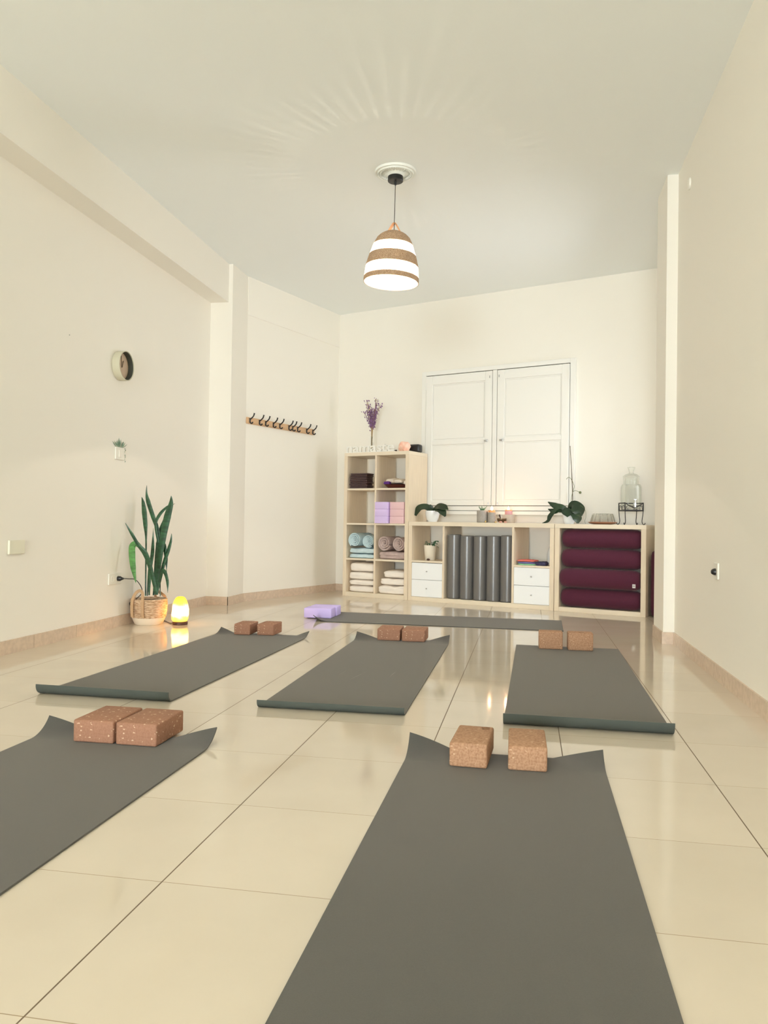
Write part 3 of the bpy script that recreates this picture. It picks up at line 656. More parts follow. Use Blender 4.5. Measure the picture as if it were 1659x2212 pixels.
# ------------------------------------------------------------------ potted orchid leaves
def leaf_mesh(path, widths, fold=0.25, thick=0.0018, up=Vector((0, 0, 1)), k=8):
    """blade following path; widths per control point"""
    P = smooth_path(path, k); n = len(P); W = []
    for i in range(n):
        t = i / k; a = min(int(t), len(widths) - 2); q = min(1, t - a); q = q * q * (3 - 2 * q) if len(widths) < 6 else q; W.append(widths[a] + (widths[a + 1] - widths[a]) * q)
    bm = B(); rows = []
    for i, p in enumerate(P):
        t = (P[min(i + 1, n - 1)] - P[max(i - 1, 0)]).normalized(); s = t.cross(up)
        if s.length < 1e-3: s = Vector((1, 0, 0))
        s.normalize(); nn = s.cross(t).normalized(); row = []
        for sgn in (1, -1):
            for q in (-1, -0.5, 0, 0.5, 1):
                lift = abs(q) * fold * W[i] / 2
                row.append(bm.verts.new(p + s * (q * W[i] / 2) + nn * (lift + sgn * thick * (1 - 0.6 * abs(q)))))
        rows.append(row)
    for a, b in zip(rows[:-1], rows[1:]):
        for j in range(4):
            bm.faces.new((a[j], a[j + 1], b[j + 1], b[j])); bm.faces.new((a[5 + j], b[5 + j], b[6 + j], a[6 + j]))
        bm.faces.new((a[0], b[0], b[5], a[5])); bm.faces.new((a[4], a[9], b[9], b[4]))
    for row in (rows[0], rows[-1]): 
        try: bm.faces.new((row[0], row[1], row[2], row[3], row[4], row[9], row[8], row[7], row[6], row[5]))
        except ValueError: pass
    return bm
ZL = 0.7835
def pot(prof, m, root, seg=32): 
    bm = B(); lathe(bm, prof, seg); return obj('pot', bm, m, root, True)
orc = thing('potted_orchid', 'low orchid with two drooping dark leaves in a white pot beside the tall shelf', 'plant', T(0.943, 0.2, ZL), TH)
pot([(0, 0), (0.043, 0), (0.058, 0.025), (0.070, 0.07), (0.071, 0.112), (0.066, 0.112), (0.064, 0.07), (0, 0.06)], 'ceramic_white', orc)
bm = B(); lathe(bm, [(0, 0.104), (0.065, 0.098)], 20); obj('soil', bm, 'soil', orc)
V = Vector
for path, wd in (([(0, 0, 0.115), (-0.06, -0.03, 0.150), (-0.12, -0.06, 0.135), (-0.155, -0.075, 0.06)], (0.03, 0.075, 0.085, 0.03)),
                 ([(0, 0, 0.115), (0.08, -0.03, 0.155), (0.15, -0.05, 0.145), (0.205, -0.06, 0.125)], (0.03, 0.075, 0.075, 0.012)),
                 ([(0.02, -0.01, 0.115), (0.09, -0.05, 0.125), (0.15, -0.07, 0.10), (0.185, -0.08, 0.055)], (0.03, 0.06, 0.07, 0.02)),
                 ([(0, 0.01, 0.115), (-0.02, -0.005, 0.15), (-0.035, -0.01, 0.168)], (0.035, 0.045, 0.025))):
    obj('leaf', leaf_mesh(path, wd, 0.10, up=Vector((0, -0.8, 0.6))), 'leaf_dark', orc, True)
orc = thing('potted_orchid', 'orchid with a tall bare stem in a white pot on the square shelf', 'plant', T(2.350, 0.2, 0.7815), TH)
pot([(0, 0), (0.042, 0), (0.054, 0.025), (0.058, 0.07), (0.058, 0.102), (0.053, 0.102), (0.05, 0.07), (0, 0.06)], 'ceramic_white', orc)
bm = B(); lathe(bm, [(0, 0.095), (0.052, 0.090)], 20); obj('soil', bm, 'soil', orc)
for path, wd in (([(0, 0, 0.11), (-0.06, -0.03, 0.150), (-0.12, -0.04, 0.165), (-0.185, -0.05, 0.200)], (0.03, 0.06, 0.06, 0.01)),
                 ([(0, -0.01, 0.11), (-0.08, -0.05, 0.130), (-0.12, -0.06, 0.115), (-0.18, -0.06, 0.135)], (0.03, 0.065, 0.06, 0.008)),
                 ([(0, -0.01, 0.115), (-0.08, -0.06, 0.145), (-0.145, -0.09, 0.075), (-0.165, -0.10, 0.025), (-0.215, -0.11, 0.004)], (0.02, 0.032, 0.045, 0.03, 0.005)),
                 ([(-0.05, -0.03, 0.14), (-0.01, -0.06, 0.115), (0.03, -0.075, 0.075)], (0.03, 0.085, 0.055)),
                 ([(0.0, 0, 0.12), (0.045, -0.03, 0.165), (0.10, -0.05, 0.13), (0.115, -0.06, 0.07)], (0.05, 0.11, 0.12, 0.05)),
                 ([(0.02, -0.03, 0.12), (0.07, -0.06, 0.10), (0.10, -0.075, 0.05), (0.105, -0.08, 0.006)], (0.05, 0.085, 0.08, 0.02))):
    obj('leaf', leaf_mesh(path, wd, 0.10, up=Vector((0.1, -0.85, 0.5))), 'leaf_dark', orc, True)
bm = B(); tube(bm, smooth_path([(0.032, 0, 0.10), (0.030, 0, 0.28), (0.022, 0, 0.42), (0.012, 0, 0.57), (0.002, 0, 0.715)], 5), [0.0035] * 12 + [0.0028] * 9, 6); obj('stake', bm, 'stem_brown', orc, True)
bm = B(); tube(bm, smooth_path([(0.010, 0, 0.10), (0.018, 0, 0.22), (0.030, 0, 0.29), (0.044, 0, 0.34), (0.032, 0, 0.38), (0.012, 0, 0.415), (-0.012, 0, 0.428), (-0.030, 0, 0.41)], 5), 0.0022, 6)
tube(bm, smooth_path([(0.028, 0, 0.29), (0.05, 0, 0.305), (0.075, 0, 0.30), (0.092, 0, 0.292)], 5), 0.0022, 6); obj('flower_spike', bm, 'stem_green', orc, True)
bm = B(); bmesh.ops.create_uvsphere(bm, u_segments=10, v_segments=8, radius=0.012, matrix=Matrix.Translation((0.10, 0, 0.288))); obj('bud', bm, 'stem_green', orc, True)
bm = B(); tube(bm, smooth_path([(0.06, -0.02, 0.11), (0.10, -0.03, 0.155), (0.122, -0.04, 0.165), (0.16, -0.04, 0.125), (0.168, -0.04, 0.07), (0.158, -0.04, 0.03), (0.164, -0.04, 0.004)], 4), 0.0014, 5); obj('aerial_root', bm, 'stem_green', orc, True)

# grey pot with succulent
sp_ = thing('potted_succulent', 'small spiky succulent in a wide grey concrete pot', 'plant', T(1.510, 0.15, ZL), TH)
pot([(0, 0), (0.048, 0), (0.053, 0.004), (0.053, 0.118), (0.047, 0.118), (0.047, 0.10), (0, 0.10)], 'concrete', sp_)
rnd = random.Random(8)
for k in range(9):
    a = 2 * PI * k / 9; l = rnd.uniform(0.03, 0.045)
    obj('leaf', leaf_mesh([(0.006 * math.cos(a), 0.006 * math.sin(a), 0.10), (0.02 * math.cos(a), 0.02 * math.sin(a), 0.125), (l * math.cos(a), l * math.sin(a), 0.148 + 0.012 * (k % 2))], (0.012, 0.010, 0.001), 0.3, 0.002), 'leaf_succulent', sp_, True)
def flame(root, x, y, z, h=0.042):
    bm = B(); lathe(bm, [(0, 0), (0.008, 0.006), (0.0115, 0.016), (0.008, 0.028), (0.003, 0.036), (0, h)], 12, x, y)
    for v in bm.verts: v.co.z += z
    obj('flame', bm, 'flame', root, True)
def candle_light(u, d, z, e):
    l = bpy.data.lights.new('candle_light', 'POINT'); l.energy = e; l.color = (1.0, 0.42, 0.27); l.shadow_soft_size = 0.010
    o = bpy.data.objects.new('candle_light', l); COL.objects.link(o); o.location = T(u, d, z)
ca = thing('candle', 'lit candle in a narrow grey concrete holder beside the succulent', 'candle', T(1.606, 0.155, ZL), TH)
bm = B(); lathe(bm, [(0, 0), (0.034, 0), (0.0375, 0.004), (0.0375, 0.098), (0.033, 0.098), (0.033, 0.06), (0, 0.06)], 28); obj('holder', bm, 'concrete', ca, True)
bm = B(); lathe(bm, [(0, 0.06), (0.0325, 0.06), (0.0325, 0.119), (0.028, 0.119), (0.02, 0.112), (0, 0.112)], 24); obj('wax', bm, 'wax_orange', ca, True)
flame(ca, 0, 0, 0.118); candle_light(1.606, 0.150, ZL + 0.150, 0.22)
ca = thing('candle', 'lit candle in a pale beige cube holder behind the singing bowl', 'candle', T(1.750, 0.225, ZL), TH)
obj('holder', BX(-0.046, 0.046, -0.046, 0.046, 0, 0.080, bevel=0.006), 'concrete_pale', ca, True)
bm = B(); lathe(bm, [(0, 0.0805), (0.036, 0.0805), (0.037, 0.115), (0.030, 0.118), (0.02, 0.110), (0, 0.110)], 24); obj('wax', bm, 'wax_rose', ca, True)
bm = B(); lathe(bm, [(0.030, 0.1185), (0.0365, 0.116), (0.034, 0.122), (0.030, 0.125), (0.027, 0.120)], 20); obj('wax_rim', bm, 'wax_orange', ca, True)
flame(ca, 0.0, -0.006, 0.117, 0.044); candle_light(1.750, 0.215, ZL + 0.158, 0.32)
sb = thing('singing_bowl', 'small bronze singing bowl with a wooden striker', 'bowl', T(1.742, 0.075, ZL), TH)
bm = B(); lathe(bm, [(0, 0.003), (0.026, 0.003), (0.042, 0.018), (0.046, 0.036), (0.045, 0.042), (0.042, 0.042), (0.039, 0.02), (0.024, 0.008), (0, 0.008)], 28); obj('bowl', bm, 'bronze', sb, True)
bm = B(); tube(bm, [(-0.004, 0, 0.012), (-0.014, 0, 0.045), (-0.022, 0, 0.068), (-0.025, 0, 0.078)], [0.004, 0.005, 0.008, 0.007], 10); obj('striker', bm, 'dark_wood', sb, True)
for (u, d, r, m, lb) in ((1.700, 0.03, 0.009, 'gold', 'tiny golden stone beside the bronze bowl, near the grey candle'), (1.752, 0.022, 0.012, 'stone_rose', 'small pink stone in front of the bronze bowl'), (1.795, 0.035, 0.011, 'stone_rose', 'small pink stone to the side of the bronze bowl, away from the grey candle')):
    bm = B(); rock(bm, r * 1.5, r, r * 0.7, u * 9, 0.2, 2); tag(obj('pebble', bm, m, None, True, T(u, d, ZL), TH), lb, 'stone', 'small stones around the bowl')
bm = B(); rock(bm, 0.009, 0.006, 0.011, 2.2, 0.2, 2); tag(obj('figurine', bm, 'gold', None, True, T(1.572, 0.085, ZL), TH), 'tiny golden figurine in front of the grey candle holder', 'figurine')

# ------------------------------------------------------------------ inside the long shelf
wp = thing('potted_sprig', 'trailing green sprig in a tapered cream pot above the white drawers', 'plant', T(0.962, 0.125, 0.4005), TH)
pot([(0, 0), (0.046, 0), (0.050, 0.004), (0.065, 0.150), (0.060, 0.150), (0.056, 0.13), (0, 0.13)], 'ceramic_cream', wp)
bm = B(); lathe(bm, [(0, 0.135), (0.056, 0.132)], 18); obj('soil', bm, 'soil', wp)
rnd = random.Random(11)
for k in range(13):
    a = rnd.uniform(0, 2 * PI); r = rnd.uniform(0.02, 0.06) if k < 8 else rnd.uniform(0.06, 0.09); x = r * math.cos(a) if k < 8 else r; y = r * math.sin(a) * 0.7 - 0.02
    z = rnd.uniform(0.155, 0.185) if k < 8 else rnd.uniform(0.13, 0.20)
    obj('leaf', leaf_mesh([(x * 0.5, y * 0.5, 0.14), (x * 0.8, y * 0.8, z), (x, y, z + 0.004), (x * 1.2, y * 1.2, z - 0.006)], (0.004, 0.012, 0.022, 0.004), 0.2, 0.0015), 'leaf_succulent', wp, True)
bm = B(); rock(bm, 0.018, 0.012, 0.011, 6.1, 0.2, 2); tag(obj('pebble', bm, 'dark_wood', None, True, T(0.978, 0.055, 0.4005), TH), 'dark red brown stone at the foot of the cream pot', 'stone')
od = ['first from the left drawers', 'second from the left drawers', 'middle one', 'second from the right drawers', 'first from the right drawers']
proto = None
for k in range(5):
    if proto is None:
        bm = B(); lathe(bm, [(0, 0.001), (0.060, 0.0), (0.0675, 0.008), (0.0682, 0.03), (0.0682, 0.595), (0.0675, 0.615), (0.060, 0.622), (0.02, 0.624), (0, 0.620)], 40)
        proto = obj('foam_roller', bm, 'roller_grey', None, True); o = proto
    else: o = proto.copy(); COL.objects.link(o)
    o.location = T(1.2505 + 0.1385 * k, 0.082 - 0.004 * (k % 2), 0.0425); o.rotation_euler.z = TH
    o.scale.z = (1.0, 0.985, 0.985, 0.99, 1.0)[k]
    tag(o, 'dark grey upright roller, %s of the row of five' % od[k], 'foam roller', 'grey rollers in the low shelf')
for (m, z, h, wd, u, lb) in (('mint_cloth', 0.0, 0.014, 0.175, 1.995, 'mint green folded cloth at the bottom of the small stack'), ('peri_cloth', 0.0135, 0.018, 0.17, 1.992, 'blue violet folded cloth in the middle of the small stack'),
                            ('coral_cloth', 0.031, 0.022, 0.18, 1.990, 'coral pink folded cloth on top of the small stack')):
    soft('folded_cloth', soft_slab(wd, 0.14, h, z * 100 + 2, 0.012 if m == 'coral_cloth' else 0.001, 0.003), m, u, 0.12, 0.3965 + z, lb, 'cloth', 'folded cloths above the right drawers')
soft('folded_cloth', soft_slab(0.105, 0.10, 0.040, 9, 0.006, 0.006), 'navy_cloth', 2.136, 0.10, 0.3965, 'crumpled navy cloth beside the small cloth stack', 'cloth', 'folded cloths above the right drawers')
bt = thing('spray_bottle', 'frosted white plastic bottle in the low shelf behind the cloths', 'bottle', T(2.165, 0.27, 0.3965), TH)
bm = B(); lathe(bm, [(0, 0), (0.040, 0), (0.043, 0.006), (0.043, 0.10), (0.030, 0.15), (0.017, 0.175), (0.017, 0.19), (0, 0.19)], 24); obj('body', bm, 'bottle_plastic', bt, True)
bm = B(); lathe(bm, [(0, 0.1905), (0.020, 0.1905), (0.020, 0.225), (0.010, 0.23), (0.008, 0.25), (0, 0.25)], 20); obj('cap', bm, 'drawer_white', bt, True)

# ------------------------------------------------------------------ bolsters
def bolster_mesh(L, r, seed):
    bm = B(); seg = 40; prof = [(0, 0), (0.55, 0.0), (0.82, 0.012), (0.95, 0.04), (1.0, 0.085), (1.0, 0.5 * L), (1.0, L - 0.085), (0.95, L - 0.04), (0.82, L - 0.012), (0.55, L), (0, L)]
    full = []
    for i in range(len(prof) - 1):
        a, b = prof[i], prof[i + 1]; n = 6 if b[1] - a[1] > 0.1 else 1
        for k in range(n): full.append((a[0] + (b[0] - a[0]) * k / n, a[1] + (b[1] - a[1]) * k / n))
    full.append(prof[-1])
    lathe(bm, [(p * r, z) for p, z in full], seg, wob=lambda a, z: 1 + 0.012 * noise.noise(Vector((math.cos(a) * 1.2, math.sin(a) * 1.2, z * 5 + seed))))
    return bm
rows = ((2.332, 0.083, 0.0405, 0.0858, 0.700, 'bottom'), (2.330, 0.050, 0.2140, 0.0872, 0.702, 'second from the bottom'), (2.334, 0.086, 0.3900, 0.0868, 0.698, 'third from the bottom'), (2.336, 0.088, 0.5655, 0.0862, 0.696, 'top'))
for k, (u, d, z, r, L, lb) in enumerate(rows):
    bm = bolster_mesh(L, r, k * 7.3)
    for v in bm.verts: x, y, zz = v.co; v.co = Vector((zz, y * 0.92, x + r))
    o = soft('bolster', bm, 'maroon', u, d, z + 0.001, 'maroon bolster lying at the %s of the pile in the square shelf' % lb, 'bolster', 'maroon bolsters')
    if k == 1:
        o['label'] = 'maroon bolster with a small white tag, second from the bottom of the pile'
        tg = obj('tag', BX(0.650, 0.676, -0.088, -0.0865, 0.030, 0.062), 'maroon_tag', o, False)
        tg['label'] = 'white woven square tag'
        tg.rotation_euler = (0, 0, 0)
        bm = B()
        box(bm, 0.655, 0.657, -0.0888, -0.088, 0.038, 0.054); box(bm, 0.669, 0.671, -0.0888, -0.088, 0.038, 0.054)
        tube(bm, [(0.663 + 0.0045 * math.cos(2 * PI * i / 14), -0.0884, 0.046 + 0.006 * math.sin(2 * PI * i / 14)) for i in range(15)], 0.0008, 5)
        obj('emblem', bm, 'black_cloth', tg)
bm = bolster_mesh(0.56, 0.058, 40); soft('bolster', bm, 'maroon', 0, 0, 0, 'maroon bolster standing upright in the dark gap beside the square shelf', 'bolster', 'maroon bolsters').location = (1.098, 7.03, 0.001)

# ------------------------------------------------------------------ on the square shelf
ZS = 0.7815
bm = B(); lathe(bm, [(0, 0), (0.075, 0), (0.114, 0.010), (0.128, 0.020), (0.125, 0.022), (0.112, 0.013), (0.07, 0.004), (0, 0.004)], 40)
tag(obj('round_tray', bm, 'copper_tray', None, True, T(2.660, 0.185, ZS), TH), 'reddish brown round tray under the fluted glass', 'tray')
bm = B(); NF = 13
def flute(a, z): return 1 + 0.075 * math.cos(a * NF)
lathe(bm, [(0.104, 0.0), (0.107, 0.0), (0.105, 0.008), (0.086, 0.076), (0.080, 0.082), (0.055, 0.082), (0.030, 0.060), (0.028, 0.060), (0.052, 0.078), (0.078, 0.078), (0.083, 0.072), (0.102, 0.008)], 112, wob=flute, closed=True)
tag(obj('fluted_glass_mould', bm, 'glass_clear', None, True, T(2.662, 0.185, ZS + 0.0145), TH), 'fluted clear glass bowl turned upside down on the tray', 'bowl')

ST = T(2.908, 0.185, ZS); RS = TH + math.radians(33)
st = thing('jar_stand', 'black wrought iron stand carrying the glass water jar', 'stand', ST, RS)
hs = 0.080
bm = B(); zb, zt2 = 0.125, 0.190
for s in (0, 1, 2, 3):
    R = Matrix.Rotation(PI / 2 * s, 4, 'Z')
    def q(x, z): return R @ Vector((x, -hs, z))
    tube(bm, [q(-hs, zb), q(hs, zb)], 0.0065, 6); tube(bm, [q(-hs, zb), q(-hs, zt2)], 0.005, 6)
    if s == 0: tube(bm, smooth_path([q(-hs, zt2), q(-0.04, 0.165), q(0.0, 0.150), q(0.04, 0.165), q(hs, zt2)], 4), 0.004, 6)
    else: tube(bm, [q(-hs, zt2), q(hs, zt2)], 0.005, 6)
    for cx in (-0.038, 0.038):
        tube(bm, smooth_path([q(cx - 0.034, zb + 0.006), q(cx - 0.03, zb + 0.03), q(cx, zb + 0.045), q(cx + 0.03, zb + 0.03), q(cx + 0.034, zb + 0.006)], 3), 0.0022, 5)
    tube(bm, [q(-hs * 0.98, zb), q(hs * 0.98, zb)], 0.003, 5)
for k in range(5): tube(bm, [(-hs + 0.04 * k, -hs, zb), (-hs + 0.04 * k, hs, zb)], 0.003, 5)
obj('basket_frame', bm, 'black_metal', st, True)
for sx_, sy_ in ((-1, -1), (1, -1), (1, 1), (-1, 1)):
    d = Vector((sx_, sy_, 0)) * hs; o_ = Vector((sx_, sy_, 0)).normalized()
    bm = B(); tube(bm, smooth_path([d + Vector((0, 0, zb)), d + o_ * -0.004 + Vector((0, 0, 0.08)), d + o_ * -0.010 + Vector((0, 0, 0.03)), d + o_ * 0.0 + Vector((0, 0, 0.006)), d + o_ * 0.014 + Vector((0, 0, 0.004)), d + o_ * 0.018 + Vector((0, 0, 0.018))], 4), 0.0035, 6)
    obj('leg', bm, 'black_metal', st, True)
jr = thing('drink_dispenser', 'clear glass water jar with a knobbed lid and a tap', 'jar', ST + Vector((0, 0, 0.1325)), RS)
def rsq(a, z):
    if z > 0.225 and z < 1: return 1.0
    c, s = abs(math.cos(a)), abs(math.sin(a)); k = (c ** 5 + s ** 5) ** (-0.2)
    return min(k, 1.20) 
bm = B(); lathe(bm, [(0, 0.004), (0.068, 0.0), (0.076, 0.008), (0.077, 0.06), (0.077, 0.195), (0.072, 0.212), (0.066, 0.224), (0.066, 0.2255), (0.066, 0.262), (0.069, 0.268), (0.069, 0.278), (0.064, 0.278), (0.061, 0.262), (0.061, 0.2255), (0.0615, 0.220), (0.067, 0.208), (0.072, 0.19), (0.072, 0.06), (0.070, 0.012), (0, 0.010)], 64, wob=rsq); obj('jar_body', bm, 'glass_green', jr, True)
bm = B(); lathe(bm, [(0, 0.292), (0.060, 0.281), (0.072, 0.284), (0.071, 0.292), (0.050, 0.312), (0.024, 0.318), (0.018, 0.328), (0.030, 0.362), (0.034, 0.372), (0.030, 0.376), (0, 0.376)], 40); obj('lid', bm, 'glass_green', jr, True)
bm = B(); tube(bm, [(0, -0.074, 0.045), (0, -0.11, 0.045)], 0.010, 10); tube(bm, [(0, -0.105, 0.06), (0, -0.105, 0.02)], 0.008, 10); tube(bm, [(0, -0.105, 0.06), (0, -0.105, 0.085)], 0.004, 8); tube(bm, [(-0.012, -0.105, 0.086), (0.012, -0.105, 0.086)], 0.004, 8); obj('tap', bm, 'bottle_plastic', jr, True)

# ------------------------------------------------------------------ coat rack on the alcove wall
RA = math.atan2(CT.y, CT.x)
rk = thing('coat_rack', 'wooden coat rail with ten black hooks on the alcove wall', 'coat rack', CA + Vector((0, 0, 1.695)), RA)
obj('rail', BX(0.0, 1.09, -0.018, -0.001, 0.0, 0.062, bevel=0.004), 'rack_wood', rk)
obj('rail_ledge', BX(0.0, 1.09, -0.022, -0.017, 0.008, 0.048, bevel=0.002), 'rack_wood', rk)
for s in (0.030, 0.171, 0.265, 0.385, 0.488, 0.639, 0.701, 0.785, 0.946, 1.055):
    bm = B(); tube(bm, [(s, -0.024, 0.052), (s, -0.026, 0.010)], 0.0075, 8)
    tube(bm, smooth_path([(s, -0.024, 0.040), (s, -0.045, 0.052), (s, -0.068, 0.072), (s, -0.078, 0.098)], 4), [0.0065] * 12 + [0.009], 8)
    tube(bm, smooth_path([(s, -0.026, 0.012), (s, -0.042, 0.002), (s, -0.055, 0.006), (s, -0.058, 0.016)], 4), [0.0065] * 12 + [0.008], 8)
    obj('hook', bm, 'black_metal', rk, True)

# ------------------------------------------------------------------ left wall: clock, switch, sockets
ck = thing('wall_clock', 'round cream framed wall clock with a wooden face', 'clock', (XL + 0.001, 5.15, 1.855), 0)
def xlathe(prof, seg=40):
    bm = B(); lathe(bm, prof, seg)
    for v in bm.verts: x, y, z = v.co; v.co = Vector((z, x, y))
    return bm
obj('case', xlathe([(0, 0.0), (0.104, 0.0), (0.105, 0.058), (0.100, 0.058), (0.099, 0.012), (0, 0.012)]), 'clock_case', ck, True)
obj('inner_rim', xlathe([(0.0985, 0.013), (0.0985, 0.054), (0.0965, 0.054), (0.0965, 0.013)]), 'clock_inner', ck, True)
obj('face', xlathe([(0, 0.016), (0.096, 0.016), (0.096, 0.0125), (0, 0.0125)]), 'clock_face', ck)
bm = B(); tube(bm, [(0.019, 0, -0.012), (0.019, -0.012, 0.072)], 0.0022, 6); obj('minute_hand', bm, 'clock_hand', ck, True)
bm = B(); tube(bm, [(0.022, 0, -0.008), (0.022, 0.018, 0.040)], 0.003, 6); obj('hour_hand', bm, 'clock_hand', ck, True)
sw = thing('light_switch', 'white square light switch under the plant decal on the wall', 'switch', (XL + 0.0005, 5.17, 1.233), 0)
obj('plate', BX(0, 0.009, -0.062, 0.062, -0.043, 0.043, bevel=0.003), 'plate_white', sw)
obj('rocker', BX(0.009, 0.013, -0.022, 0.014, -0.026, 0.026, bevel=0.002), 'plate_white', sw)
dc = thing('wall_decal', 'green succulent decal stuck around the light switch', 'decal', (XL + 0.0005, 5.17, 1.28), 0)
def flat_leaf(bm, pts, x, th=0.0004):
    a = [bm.verts.new((x, y, z)) for y, z in pts]; b = [bm.verts.new((x + th, y, z)) for y, z in pts]; n = len(pts)
    bm.faces.new(a[::-1]); bm.faces.new(b)
    for q in range(n): bm.faces.new((a[q], a[(q + 1) % n], b[(q + 1) % n], b[q]))
rnd = random.Random(21)
for k in range(15):
    t = -1 + 2 * k / 14; y = 0.050 * t + rnd.uniform(-0.004, 0.004); h = (0.066 - 0.030 * abs(t)) * rnd.uniform(0.75, 1.05); ln = 0.046 * t + rnd.uniform(-0.010, 0.010); wd = rnd.uniform(0.006, 0.010)
    bm = B(); flat_leaf(bm, [(y - 0.002, 0.0), (y + 0.002, 0.0), (y + ln * 0.45 + wd * 0.6, h * 0.45), (y + ln * 0.8 + wd * 0.35, h * 0.8), (y + ln, h), (y + ln * 0.75 - wd * 0.35, h * 0.75), (y + ln * 0.4 - wd * 0.6, h * 0.4)], 0.0005 + 0.0005 * (k * 7 % 15))
    obj('leaf', bm, 'sticker_pale' if k % 4 == 1 else 'sticker_green', dc)
bm = B()
for k in range(9):
    a = k * 0.9; yy = 0.078 + 0.010 * math.sin(k * 1.7); zz = -0.005 - 0.0115 * k
    c_, s_ = math.cos(0.9 * k), math.sin(0.9 * k); flat_leaf(bm, [(yy + p * c_ - r * s_, zz + p * s_ + r * c_) for p, r in ((-0.008, 0), (-0.003, 0.003), (0.003, 0.0032), (0.009, 0), (0.003, -0.003), (-0.003, -0.0028))], 0.0008)
obj('trailing_sprig', bm, 'sticker_green', dc)
bp_ = tag(obj('blank_cover_plate', BX(0, 0.014, -0.070, 0.070, -0.040, 0.040, bevel=0.004), 'plate_cream', None, False, (XL + 0.0005, 4.035, 0.600)), 'blank cream cover plate low on the wall at the photo edge', 'wall plate')
so_ = thing('wall_socket', 'white double wall socket behind the snake plant', 'socket', (XL + 0.0005, 5.135, 0.345), 0)
obj('plate', BX(0, 0.010, -0.088, 0.088, -0.040, 0.040, bevel=0.004), 'plate_white', so_)
for y in (-0.040, 0.030): obj('insert', xlathe([(0, 0.0105), (0.022, 0.0105), (0.022, 0.0125), (0.018, 0.0125), (0.018, 0.011), (0, 0.011)], 20), 'plate_white', so_, True, (0, y, 0))
bm = B(); rock(bm, 0.004, 0.004, 0.004, 1, 0.1, 1); tag(obj('nail', bm, 'grey_metal', None, True, (XL + 0.003, 4.526, 1.925)), 'small bare nail in the plain cream wall above the clock', 'nail')

# right wall fittings
rs = thing('wall_socket', 'single white wall socket on the plain wall at the right', 'socket', (XR - 0.0005, 4.25, 0.548), 0)
obj('plate', BX(-0.010, 0, -0.042, 0.042, -0.042, 0.042, bevel=0.004), 'plate_white', rs)
bm = B(); tube(bm, [(-0.0105, 0, 0), (-0.018, 0, 0), (-0.025, 0, 0), (-0.031, 0, 0)], [0.018, 0.017, 0.014, 0.009], 14)
tag(obj('plug', bm, 'black_plastic', None, True, (XR - 0.0005, 4.25, 0.544)), 'black plug pushed into the single socket at the right', 'plug')
tag(obj('junction_cover', xlathe([(0, 0), (0.036, 0), (0.034, -0.010), (0.02, -0.014), (0, -0.014)], 24), 'plate_white', None, True, (XR - 0.0005, 5.05, 2.875)), 'small round white cover high on the right wall', 'cover')

# ------------------------------------------------------------------ snake plant in a jute basket
BX0 = Vector((-2.733, 5.395, 0))
pl = thing('potted_snake_plant', 'tall snake plant in a jute basket on the floor by the wall', 'plant', BX0, 0)
rr_ = [(0.098, 0.0), (0.104, 0.012), (0.116, 0.050)]
bm = B(); lathe(bm, [(0, 0.0), (0.094, 0.0), (0.101, 0.006), (0.112, 0.030), (0.121, 0.052), (0.117, 0.052), (0.108, 0.030), (0.09, 0.008), (0, 0.008)], 40)
obj('basket_base', bm, 'canvas_white', pl, True)
bm = B(); prof = []
NR = 9
for k in range(NR * 6 + 1):
    t = k / (NR * 6); z = 0.051 + t * 0.137; r = 0.120 + 0.010 * math.sin(t * PI * 0.75) + 0.0028 * abs(math.sin(t * NR * PI)); prof.append((r, z))
prof += [(0.121, 0.188), (0.118, 0.17), (0.115, 0.054)]
lathe(bm, prof, 72, wob=lambda a, z: 1 + 0.008 * math.sin(a * 36 + z * 400)); obj('basket_body', bm, 'jute_braid', pl, True)
bm = B(); lathe(bm, [(0, 0.174), (0.115, 0.170)], 24); obj('soil', bm, 'soil', pl)
def strap(bm, pts, wd, th, nrm):
    P = smooth_path(pts, 6); rows = []
    for i, p in enumerate(P):
        t = (P[min(i + 1, len(P) - 1)] - P[max(i - 1, 0)]).normalized(); s = t.cross(nrm).normalized(); n = s.cross(t)
        rows.append([bm.verts.new(p + s * a * wd / 2 + n * b * th / 2) for a, b in ((-1, -1), (1, -1), (1, 1), (-1, 1))])
    for a, b in zip(rows[:-1], rows[1:]):
        for j in range(4): bm.faces.new((a[j], a[(j + 1) % 4], b[(j + 1) % 4], b[j]))
    bm.faces.new(rows[0]); bm.faces.new(rows[-1][::-1])
for sgn, ang in ((1, math.radians(-96)), (-1, math.radians(84))):
    bm = B(); c, s = math.cos(ang), math.sin(ang)
    def q(w_, r_, z_): return (c * r_ - s * w_, s * r_ + c * w_, z_)
    e = 1 if sgn == 1 else 0.9
    strap(bm, [q(-0.052, 0.130, 0.060), q(-0.052, 0.138, 0.12), q(-0.050, 0.134, 0.185), q(-0.034, 0.120, 0.232 * e), q(-0.004, 0.115, 0.252 * e), q(0.022, 0.120, 0.235 * e), q(0.032, 0.134, 0.185), q(0.034, 0.138, 0.12), q(0.034, 0.130, 0.060)], 0.022, 0.005, Vector((c, s, 0)))
    obj('handle', bm, 'handle_jute', pl, True)
def LP(px, py, dy):  # leaf control point relative to the basket centre
    xa = -2.753 + (px - 600 - (1815 - py) * 0.0165) * 0.00061; za = (1815 - py) * 0.000585 - 0.008
    k = (5.395 + dy) / 5.44
    return Vector((xa * k - BX0.x, dy, max(0.15, 0.771 + (za - 0.771) * k)))
